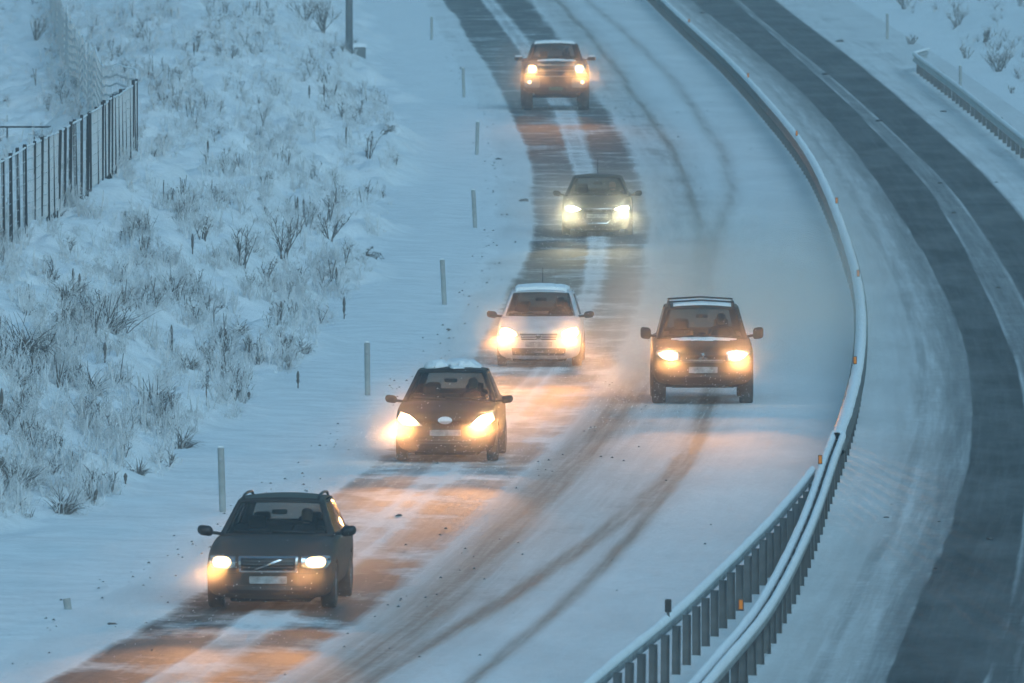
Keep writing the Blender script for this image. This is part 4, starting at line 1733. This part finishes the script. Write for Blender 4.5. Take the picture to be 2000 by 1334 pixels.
def build_car(c):
    mat = paint(c['name'] + '_paint', c['col'])
    axle = unproj(*c['px'], 0.045)
    lane = c['lane']
    s = lane.slope(axle[1])
    fx, fy = -s, -1.0
    n = math.hypot(fx, fy)
    fx, fy = fx / n, fy / n
    rz = math.atan2(-fx, fy) + math.radians(c.get('yaw', 0))
    fx, fy = -math.sin(rz), math.cos(rz)
    loc = (axle[0] - fx * c['wb'] / 2, axle[1] - fy * c['wb'] / 2, 0.045)
    root = empty(c['name'], loc, rz)
    tag(root, c['label'], c['cat'], 'vehicles driving towards the camera')
    W = c['w'] / 2
    body, bv = car_body(c, root, mat)
    cab_, cbv, wsP = car_cabin(c, root, mat, M['glass_dark'])
    seats(c, root, M['seat'])
    box('underbody', (0, -0.1, c['zb'] + 0.02), (W * 1.25, (c['yf'] - c['yr']) * 0.82, 0.14), M['dark'], root, bevel=0.03)
    tube('axle', [(-W + 0.15, c['wb'] / 2, c['rw'] * 0.9), (W - 0.15, c['wb'] / 2, c['rw'] * 0.9)], 0.05, M['dark'], root)
    # dashboard
    box('dashboard', (0, c['ywb'] - 0.42, c['belt'] + 0.0), (W * 1.5, 0.35, 0.07), M['dark'], root, bevel=0.02)
    for sx in (-1, 1):
        for yy in (c['wb'] / 2, -c['wb'] / 2):
            wheel(root, sx * (W - c.get('tw', 0.2) / 2 - 0.01), yy, c['rw'], c.get('tw', 0.2), sx)
    mw, mh, mx, mz = c['mirror']
    for sx in (-1, 1):
        m_ = mirror_part(root, sx * mx, c['ywb'] - 0.28, mz, sx, mw, mh, M['black'] if c.get('mblack', True) else mat, c.get('kind') == 'pickup', c['name'] == 'off_roader')
        if c.get('mirror_snow'):
            bm = bmesh.new(); box_bm(bm, (0, 0, mh / 2 + 0.02), (mw * .85, .11, .05), bevel=.02)
            bobj('snow', bm, M['snow'], m_)
    # wipers
    for x0, x1 in ((-0.55, 0.05), (0.05, 0.6)):
        P = []
        for k in range(7):
            t = k / 6
            u = (x0 + (x1 - x0) * t) / c['wcab']
            q_ = Vector(wsP(u, 0.045 + 0.06 * t))
            P.append((q_.x, q_.y + 0.025, q_.z + 0.02))
        tube('wiper', P, 0.011, M['black'], root, n=5)
    lens_m = M['lens_white'] if c.get('white') else M['lens_warm']
    lc = (1.0, 0.86, 0.50) if c.get('white') else (1.0, 0.44, 0.145)
    # front panels
    for nm, outl, mt, off, both in c['front']:
        mm = {'paint': mat}.get(mt, M.get(mt))
        for s_ in ((1, -1) if both else (1,)):
            project_patch(nm, outl if s_ > 0 else mir(outl), bv, mm, root, off)
    hx, hz = c['lampc']
    for s_ in (1, -1):
        h = project_patch('headlight', c['lamp'] if s_ > 0 else mir(c['lamp']), bv, M['chrome'], root, 0.012)
        le = project_patch('lens', c['lens'] if s_ > 0 else mir(c['lens']), bv, lens_m, h, 0.022)
        hit = bv.ray_cast(Vector((s_ * hx, 6, hz)), Vector((0, -1, 0)))
        y0 = hit[0].y if hit[0] is not None else c['yf']
        k = c.get('power', 1.0)
        lamp(h, (s_ * hx, y0 + 0.10, hz), lc, BEAM * k * c.get('beam', 1.0), 'beam_light', spot=20, size=0.06, tilt=-1.8, toe=0).scale = (1.9, 1, 1)
        lamp(h, (s_ * hx, y0 + 0.11, hz), lc, LONG * k * c.get('beam', 1.0), 'long_beam_light', spot=7, size=0.06, tilt=-1.9, toe=0).scale = (2.3, 1, 1)
        lamp(h, (s_ * hx, y0 + 0.13, hz), lc, GLOW * k * c.get('glow', 1.0), 'glow_light', spot=100, size=0.05, tilt=32)
    for s_ in (1, -1) if c.get('fog') else ():
        fxx, fzz, fr = c['fog']
        h = project_patch('fog_light', ellipse(s_ * fxx, fzz, fr * 1.4, fr * 1.4), bv, M['chrome'], root, 0.05)
        project_patch('lens', ellipse(s_ * fxx, fzz, fr, fr), bv, M['lens_small'], h, 0.058)
        hit = bv.ray_cast(Vector((s_ * fxx, 6, fzz)), Vector((0, -1, 0)))
        lamp(h, (s_ * fxx, (hit[0].y if hit[0] is not None else c['yf']) + 0.15, fzz), lc, GLOW * 0.25, 'glow_light', spot=100, size=0.04, tilt=32)
    # bars / slats
    for nm, x0, x1, z, th, mt, off in c.get('bars', ()):
        n_ = 12
        V, Q = [], []
        for k in range(n_ + 1):
            x = x0 + (x1 - x0) * k / n_
            hit = bv.ray_cast(Vector((x, 6, z)), Vector((0, -1, 0)))
            y0 = (hit[0].y if hit[0] is not None else c['yf']) + off
            V += [(x, y0 - 0.03, z - th / 2), (x, y0, z - th / 2), (x, y0, z + th / 2), (x, y0 - 0.03, z + th / 2)]
        for k in range(n_):
            for j in range(4):
                Q.append((k * 4 + j, k * 4 + (j + 1) % 4, k * 4 + 4 + (j + 1) % 4, k * 4 + 4 + j))
        Q += [(3, 2, 1, 0), (n_ * 4, n_ * 4 + 1, n_ * 4 + 2, n_ * 4 + 3)]
        mobj(nm, V, Q, mat if mt == 'paint' else M[mt], root)
    if c.get('rails'):
        for sx in (-1, 1):
            P = []
            for k in range(9):
                t = k / 8
                y = c['ywt'] - 0.12 + (c['yrt'] - c['ywt'] + 0.2) * t
                h = cbv.ray_cast(Vector((sx * c['wroof'] * 0.86, y, 5)), Vector((0, 0, -1)))
                z = h[0].z if h[0] is not None else c['roof']
                P.append((sx * c['wroof'] * 0.88, y, z + (-0.01 if k in (0, 8) else 0.045)))
            tube('roof_rail', P, 0.02, M['black'], root, n=6)
    if c.get('crossbar'):
        for y in (c['ywt'] - 0.35, c['yrt'] + 0.5):
            tube('roof_bar', [(-c['wroof'] * .9, y, c['roof'] + 0.04), (0, y, c['roof'] + 0.075), (c['wroof'] * .9, y, c['roof'] + 0.04)], 0.018, M['black'], root)
    for outl, th, lp_ in c.get('roof_snow', ()):
        project_patch('roof_snow', outl, cbv, M['snow'], root, th, th + 0.01, 0.09, 'z', lp_)
    for outl, th, lp_ in c.get('hood_snow', ()):
        project_patch('hood_snow', outl, bv, M['snow'], root, th, th + 0.01, 0.12, 'z', lp_)
    if c.get('antenna'):
        y = c['antenna']
        h = cbv.ray_cast(Vector((0, y, 5)), Vector((0, 0, -1)))
        z = h[0].z if h[0] is not None else c['roof']
        tube('antenna', [(0, y, z), (0, y - 0.12, z + 0.36)], 0.006, M['black'], root, n=4)
    # driver
    d = bpy.data.objects.new('person', DRIVER)
    COL.objects.link(d)
    dl = Vector((-0.36, c['ywb'] - 1.08, c['roof'] - 0.93))
    d.location = Vector(loc) + Matrix.Rotation(rz, 3, 'Z') @ dl
    d.rotation_euler = (0, 0, rz)
    tag(d, 'person in a dark jacket at the wheel of the ' + c['short'], 'person', 'drivers')
    return root


def wavy(pts, amp, seed):
    rs = random.Random(seed)
    o = []
    for (a, b), (c_, d_) in zip(pts, pts[1:] + pts[:1]):
        for k in range(5):
            t = k / 5
            o.append((a + (c_ - a) * t + rs.uniform(-amp, amp), b + (d_ - b) * t + rs.uniform(-amp, amp)))
    return o


def lane_mid(a, b):
    class L_:
        def slope(self, Y):
            return (a.slope(Y) + b.slope(Y)) / 2
    return L_()


SLOW = lane_mid(C1, C4)

# --- dark estate car, nearest
build_car(dict(
    name='estate_car', short='dark estate car', cat='car', label='dark grey estate car with roof rails, nearest the camera at lower left',
    px=(533, 1186), lane=SLOW, yaw=0.0, w=1.80, wb=2.76, yf=2.26, yr=-2.35, zn=0.80, belt=0.99, zb=0.15, sill=0.20, roof=1.47,
    ywb=0.98, ywt=0.18, yrt=-1.85, yrb=-2.15, wcab=0.80, wroof=0.60, rw=0.315, tw=0.21, sweep=0.30,
    col=(0.030, 0.026, 0.024), power=0.55, beam=1.3, glow=0.5, mirror=(0.22, 0.145, 1.00, 1.03), rails=True,
    lamp=[(0.46, .60), (0.46, .745), (0.70, .76), (0.83, .74), (0.85, .66), (0.80, .585), (0.6, .575)],
    lens=rrect(0.525, .595, .785, .74, .065), lampc=(0.655, .665),
    front=[('grille', [(-.36, .555), (-.38, .725), (.38, .725), (.36, .555)], 'black', 0.012, False),
           ('grille_frame', [(-.385, .728), (-.40, .755), (.40, .755), (.385, .728)], 'chrome', 0.016, False),
           ('grille_frame', [(-.375, .53), (-.38, .553), (.38, .553), (.375, .53)], 'chrome', 0.016, False),
           ('grille_frame', [(-.405, .535), (-.415, .75), (-.383, .75), (-.375, .535)], 'chrome', 0.018, True),
           ('emblem', [(.20, .575), (.16, .565), (-.20, .705), (-.16, .715)], 'chrome', 0.026, False),
           ('number_plate', rrect(-.26, .375, .26, .475, .01), 'plate', 0.03, False),
           ('lower_intake', [(-.55, .235), (-.6, .345), (.6, .345), (.55, .235)], 'black', 0.010, False),
           ('bumper_strip', [(-.80, .505), (-.80, .525), (-.42, .525), (-.42, .505)], 'black', 0.014, True)],
    bars=[('grille_slat', -.35, .35, z, .012, 'steel', .02) for z in (.60, .645, .69)],
))
# --- dark small hatchback with snow on roof
build_car(dict(
    name='hatchback_car', short='hatchback with snow-patched roof', cat='car',
    label='dark small hatchback with a patch of snow on its roof and an oval badge',
    px=(874, 899), lane=SLOW, w=1.72, wb=2.55, yf=2.05, yr=-1.95, zn=0.86, belt=0.99, zb=0.15, sill=0.20, roof=1.49,
    ywb=1.05, ywt=0.20, yrt=-1.55, yrb=-1.80, wcab=0.78, wroof=0.57, rw=0.30, tw=0.19, sweep=0.34, round=0.82,
    col=(0.020, 0.018, 0.018), mirror=(0.20, 0.13, 0.97, 1.00), mblack=False,
    lamp=[(0.38, .60), (0.40, .63), (0.62, .80), (0.78, .84), (0.82, .70), (0.72, .62), (0.55, .60)],
    lens=[(0.41, .612), (0.60, .775), (0.76, .825), (0.81, .70), (0.72, .625), (0.56, .605)], lampc=(0.66, .70),
    front=[('badge', ellipse(0, .70, .12, .065), 'snow', 0.02, False),
           ('grille', [(-.36, .60), (-.30, .655), (.30, .655), (.36, .60)], 'black', 0.010, False),
           ('lower_intake', [(-.42, .27), (-.46, .42), (.46, .42), (.42, .27)], 'black', 0.010, False),
           ('number_plate', rrect(-.26, .44, .26, .54, .01), 'plate', 0.022, False),
           ('fog_recess', ellipse(.63, .36, .08, .06), 'black', 0.010, True)],
    bars=[('intake_slat', -.44, .44, z, .012, 'steel', .02) for z in (.32, .37)],
    roof_snow=[(wavy([(.10, -.30), (.30, -.05), (.46, -.40), (.44, -1.25), (.02, -1.2)], .07, 4), .03, .09), (wavy([(-.42, -.45), (-.10, -.12), (.16, -.40), (.05, -1.25), (-.40, -1.3)], .07, 14), .035, .10), (wavy([(-.20, .02), (-.02, .10), (.02, -.14), (-.16, -.16)], .03, 15), .015, .03)],
))
# --- silver hatchback
build_car(dict(
    name='silver_hatchback', short='silver hatchback', cat='car', label='silver white hatchback with a snow-covered roof and thin aerial',
    px=(1054, 714), lane=SLOW, w=1.63, wb=2.46, yf=1.98, yr=-1.90, zn=0.77, belt=0.93, zb=0.14, sill=0.18, roof=1.43,
    ywb=1.00, ywt=0.20, yrt=-1.45, yrb=-1.75, wcab=0.75, wroof=0.585, rw=0.29, tw=0.185, sweep=0.28, round=0.84,
    col=(0.55, 0.57, 0.60), mirror=(0.20, 0.13, 0.93, 0.96), antenna=-0.9,
    lamp=[(0.40, .57), (0.41, .66), (0.58, .75), (0.74, .76), (0.78, .66), (0.72, .56), (0.55, .545)],
    lens=[(0.42, .58), (0.44, .66), (0.59, .742), (0.73, .745), (0.765, .65), (0.71, .565), (0.55, .552)], lampc=(0.61, .645),
    front=[('grille', [(-.33, .52), (-.36, .64), (.36, .64), (.33, .52)], 'black', 0.010, False),
           ('lower_intake', [(-.50, .22), (-.52, .36), (.52, .36), (.50, .22)], 'black', 0.010, False),
           ('number_plate', rrect(-.26, .385, .26, .485, .01), 'plate', 0.022, False),
           ('badge', ellipse(0, .58, .062, .062), 'chrome', 0.024, False),
           ('badge_face', ellipse(0, .58, .048, .048), 'black', 0.028, False),
           ('badge_stroke', [(-.040, .605), (-.005, .582), (.0, .585), (-.030, .612)], 'chrome', 0.032, True),
           ('badge_stroke', [(-.044, .575), (-.022, .540), (-.012, .540), (-.034, .580)], 'chrome', 0.032, True),
           ('badge_stroke', [(-.022, .540), (0, .572), (.008, .572), (-.012, .540)], 'chrome', 0.0325, True)],
    bars=[('grille_slat', -.35, .35, z, .016, 'paint', .02) for z in (.55, .58, .61)],
    roof_snow=[(wavy([(-.50, .10), (.50, .10), (.52, -1.45), (-.52, -1.45)], .02, 6), .05, .025)],
))
# --- off-roader
FAST = lane_mid(TB, TB)
build_car(dict(
    name='off_roader', short='dark off-roader', cat='car', label='dark boxy off-roader with roof bars and snow on its bonnet in the fast lane',
    px=(1372, 787), lane=FAST, yaw=1.5, w=1.85, wb=2.60, yf=2.10, yr=-2.2, zn=1.06, belt=1.16, zb=0.34, sill=0.38, roof=1.74,
    ywb=0.95, ywt=0.42, yrt=-2.0, yrb=-2.15, wcab=0.82, wroof=0.66, rw=0.37, tw=0.25, sweep=0.20, round=0.88,
    col=(0.022, 0.020, 0.019), mirror=(0.19, 0.21, 1.02, 1.24), rails=True, crossbar=True, power=1.1, beam=0.75,
    lamp=[(0.42, .80), (0.42, .95), (0.60, 1.0), (0.84, .97), (0.85, .90), (0.74, .82), (0.56, .77)],
    lens=[(0.46, .815), (0.46, .94), (0.60, .975), (0.74, .955), (0.82, .925), (0.72, .84), (0.58, .79)], lampc=(0.60, .88),
    front=[('grille', [(-.36, .74), (-.38, .95), (.38, .95), (.36, .74)], 'black', 0.012, False),
           ('number_plate', rrect(-.26, .575, .26, .685, .01), 'plate', 0.026, False),
           ('lower_intake', [(-.50, .40), (-.54, .53), (.54, .53), (.50, .40)], 'black', 0.012, False),
           ('emblem', [(0, .945), (.03, .905), (0, .865), (-.03, .905)], 'chrome', 0.030, False),
           ('emblem', [(0.0, .863), (-.03, .823), (-.088, .823), (-.058, .863)], 'chrome', 0.030, True),
           ('fog_recess', ellipse(.66, .50, .08, .06), 'black', 0.012, True)],
    bars=[('grille_bar', -.36, .36, .80, .030, 'chrome', .022), ('grille_bar', -.35, .35, .765, .012, 'steel', .02)],
    roof_snow=[(wavy([(-.52, .22), (.52, .22), (.54, -1.9), (-.54, -1.9)], .03, 8), .03, .02)],
    hood_snow=[(wavy([(-.62, .98), (.58, .98), (.40, 1.32), (.05, 1.45), (-.45, 1.34)], .05, 9), .025, .02)],
))
# --- dark hatchback with whitish lamps
build_car(dict(
    name='compact_car', short='dark hatchback with whitish lamps', cat='car', label='dark grey hatchback with whitish headlights and a large framed grille',
    px=(1167, 459), lane=SLOW, w=1.72, wb=2.58, yf=2.12, yr=-2.1, zn=0.79, belt=0.95, zb=0.14, sill=0.18, roof=1.41,
    ywb=1.00, ywt=0.15, yrt=-1.6, yrb=-1.95, wcab=0.78, wroof=0.58, rw=0.31, tw=0.2, sweep=0.28, round=0.84, white=True, power=0.5, beam=0.6,
    col=(0.026, 0.032, 0.034), mirror=(0.19, 0.13, 0.98, 0.985), mblack=False, antenna=-1.2,
    lamp=[(0.36, .64), (0.38, .66), (0.60, .745), (0.78, .75), (0.81, .68), (0.76, .575), (0.58, .57)],
    lens=[(0.40, .642), (0.60, .715), (0.74, .72), (0.765, .66), (0.71, .595), (0.58, .59)], lampc=(0.64, .655),
    front=[('grille_frame', [(-.24, .30), (-.36, .42), (-.35, .665), (.35, .665), (.36, .42), (.24, .30)], 'chrome', 0.010, False),
           ('grille', [(-.225, .32), (-.335, .425), (-.325, .645), (.325, .645), (.335, .425), (.225, .32)], 'black', 0.016, False),
           ('number_plate', rrect(-.26, .43, .26, .535, .01), 'plate', 0.030, False),
           ('side_intake', [(.46, .27), (.44, .40), (.74, .42), (.72, .30)], 'black', 0.010, True)] +
          [('ring', ellipse(x, .60, .034, .034, 12), 'chrome', 0.026 + 0.003 * (i % 2), False) for i, x in enumerate((-.084, -.028, .028, .084))] +
          [('ring_centre', ellipse(x, .60, .024, .024, 12), 'black', 0.030 + 0.003 * (i % 2), False) for i, x in enumerate((-.084, -.028, .028, .084))],
    bars=[('grille_slat', -.31, .31, z, .010, 'steel', .022) for z in (.36, .40, .56)],
))
# --- pickup
build_car(dict(
    name='pickup_truck', kind='pickup', short='large pickup truck', cat='pickup', label='big dark pickup truck with chrome grille bars and four lamps, farthest away',
    px=(1085, 214), lane=SLOW, w=2.16, wb=3.65, yf=2.78, yr=-2.95, zn=1.50, belt=1.56, zb=0.52, sill=0.54, roof=2.10,
    ywb=1.10, ywt=0.55, yrt=-1.0, yrb=-1.12, wcab=0.90, wroof=0.72, rw=0.47, tw=0.34, sweep=0.16, round=0.93,
    col=(0.030, 0.029, 0.030), mirror=(0.26, 0.12, 1.17, 1.60), mirror_snow=True, power=0.8, beam=0.7,
    lamp=[(0.58, 1.17), (0.58, 1.46), (0.94, 1.46), (0.98, 1.17)], lens=rrect(0.63, 1.20, .87, 1.43, .05), lampc=(0.75, 1.31),
    front=[('grille', [(-.56, 1.06), (-.58, 1.48), (.58, 1.48), (.56, 1.06)], 'black', 0.014, False),
           ('bumper', rrect(-.52, .66, .52, 1.02, .05), 'black', 0.032, False),
           ('bumper_corner', rrect(.50, .72, 1.0, 1.03, .06), 'rim', 0.040, True),
           ('bumper_intake', rrect(-.42, .80, .42, .94, .03), 'dark', 0.045, False),
           ('number_plate', rrect(-.22, .64, .22, .74, .01), 'plate_green', 0.05, False),
           ('emblem', [(-.15, 1.285), (-.135, 1.325), (-.045, 1.325), (-.045, 1.345), (.055, 1.345), (.05, 1.325), (.15, 1.325), (.135, 1.285), (.045, 1.285), (.045, 1.265), (-.055, 1.265), (-.05, 1.285)], 'amber_frame', 0.06, False)],
    bars=[('grille_bar', -.60, .60, 1.44, .05, 'chrome', .035), ('grille_bar', -.60, .60, 1.26, .04, 'chrome', .035), ('grille_bar', -.60, .60, 1.08, .035, 'chrome', .035),
          ('grille_slat', -.57, .57, 1.35, .015, 'steel', .02), ('grille_slat', -.57, .57, 1.17, .015, 'steel', .02)],
    fog=(0.84, .90, .055),
    roof_snow=[(wavy([(-.62, .38), (.62, .38), (.6, -.9), (-.6, -.9)], .04, 3), .04, .04)],
    hood_snow=[(wavy([(-.62, 1.12), (-.1, 1.14), (.55, 1.12), (.52, 1.55), (-.55, 1.55)], .05, 5), .03, .03)],
))

# ------------------------------------------------------------------ whirled-up snow and hazy air
def spray_mat(name, dens, seed, zf, aniso=0.70):
    m = mat_new(name)
    b = NB(m)
    tc = b.n('ShaderNodeTexCoord')
    gen = tc.outputs['Generated']
    sep = b.n('ShaderNodeSeparateXYZ', inp={0: gen})
    mp = b.n('ShaderNodeMapping', inp={'Vector': tc.outputs['Object'], 'Location': (seed * 7.3, seed * 3.1, 0), 'Scale': (0.8, 0.4, 0.9)})
    nz = b.noise(mp.outputs[0], 1.0, 4, 0.6)
    nz = b.rng(nz, 0.34, 0.72)
    # fades out upwards and to the sides: more snow hangs near the road
    ux = b.math('ABSOLUTE', b.math('MULTIPLY', b.math('SUBTRACT', sep.outputs[0], 0.5), 2.0))
    uy = b.math('ABSOLUTE', b.math('MULTIPLY', b.math('SUBTRACT', sep.outputs[1], 0.5), 2.0))
    fx = b.n('ShaderNodeMapRange', interpolation_type='SMOOTHSTEP', inp={0: ux, 1: 1.0, 2: 0.35}).outputs[0]
    fy = b.n('ShaderNodeMapRange', interpolation_type='SMOOTHSTEP', inp={0: uy, 1: 1.0, 2: 0.55}).outputs[0]
    fz = b.math('POWER', b.math('SUBTRACT', 1.0, sep.outputs[2], clamp=True), zf)
    d = b.math('MULTIPLY', b.math('MULTIPLY', fx, fy), b.math('MULTIPLY', fz, b.math('ADD', b.math('MULTIPLY', nz, 0.85), 0.15)))
    v = b.n('ShaderNodeVolumeScatter', inp={'Color': (0.95, 0.96, 0.98, 1), 'Density': b.math('MULTIPLY', d, dens), 'Anisotropy': aniso})
    b.out(v.outputs[0], vol=True)
    return m


def spray(px, py, lane, x0, x1, y0, y1, h, dens, label, seed, zf=0.75):
    a = unproj(px, py, 0.0)
    s_ = lane.slope(a[1])
    rz = math.atan2(s_, -1.0) if False else math.atan2(-(-s_), -1.0)
    fx, fy = -s_, -1.0
    rz = math.atan2(-fx, fy)
    V = [(x, y, z) for z in (0.03, h) for y in (y0, y1) for x in (x0, x1)]
    Fq = [(0, 2, 3, 1), (4, 5, 7, 6), (0, 1, 5, 4), (2, 6, 7, 3), (0, 4, 6, 2), (1, 3, 7, 5)]
    o = mobj('snow_spray', V, Fq, spray_mat('snow_spray_%d' % seed, dens, seed, zf))
    o.location = (a[0], a[1], 0.03)
    o.rotation_euler = (0, 0, rz)
    tag(o, label, 'snow spray', kind='stuff')


# local x points to the picture's left, local y towards the camera
spray(533, 1186, SLOW, -2.0, 2.0, -13, 6.0, 1.2, 0.024, 'thin snow spray around the estate car', 1)
spray(874, 899, SLOW, -2.0, 2.0, -17, 7.0, 1.5, 0.050, 'snow spray around the dark small hatchback', 2)
spray(1054, 714, SLOW, -2.1, 2.4, -19, 7.0, 1.7, 0.058, 'thick snow spray around the silver hatchback', 3)
spray(1372, 787, FAST, -3.8, 2.6, -46, 7.0, 2.9, 0.115, 'billowing snow spray behind and beside the off-roader', 4)
spray(1167, 459, SLOW, -2.6, 2.8, -22, 10.0, 1.7, 0.058, 'snow spray around the dark hatchback', 5)
spray(1085, 214, SLOW, -3.0, 3.0, -24, 12.0, 2.3, 0.042, 'snow spray around the pickup', 6)


def flakes():
    vs, qs = [], []
    rs = random.Random(5)
    for (px, py, lane, n, xw) in ((533, 1186, SLOW, 300, 1.5), (874, 899, SLOW, 900, 1.9), (1054, 714, SLOW, 800, 1.9), (1372, 787, FAST, 900, 2.0), (1167, 459, SLOW, 500, 1.9), (1085, 214, SLOW, 350, 2.2)):
        a = unproj(px, py, 0.0)
        sl = lane.slope(a[1])
        for _ in range(n):
            yy = rs.uniform(-14, -0.9)
            xx = rs.uniform(-xw, xw) + sl * yy
            z = 0.08 + min(rs.expovariate(2.6), 2.2)
            r = rs.uniform(0.002, 0.006) * (1 + a[1] / 500)
            c = (a[0] + xx, a[1] + yy, z)
            i = len(vs)
            d = r * rs.uniform(1.0, 3.0)
            vs += [(c[0] - r, c[1] - r, c[2]), (c[0] + r, c[1] - r, c[2] + r * .4), (c[0], c[1] + r, c[2] + r), (c[0] + d * .6, c[1], c[2] + d)]
            qs += [(i, i + 1, i + 3), (i + 1, i + 2, i + 3), (i + 2, i, i + 3), (i, i + 2, i + 1)]
    o = npmesh('snowflakes', vs, qs, M['snow'], smooth=False)
    tag(o, 'fine snowflakes whirling before the headlights', 'snowflakes', kind='stuff')


flakes()
hz = mat_new('haze_air')
b = NB(hz)
v = b.n('ShaderNodeVolumePrincipled', inp={'Color': (0.86, 0.93, 0.98, 1), 'Density': 0.00042, 'Anisotropy': 0.3})
b.out(v.outputs[0], vol=True)
V = [(x, y, z) for z in (-1.5, 16.0) for y in (-450, 7050) for x in (-4050, 4050)]
Fq = [(0, 2, 3, 1), (4, 5, 7, 6), (0, 1, 5, 4), (2, 6, 7, 3), (0, 4, 6, 2), (1, 3, 7, 5)]
o = mobj('haze', V, Fq, hz)
tag(o, kind='stuff')
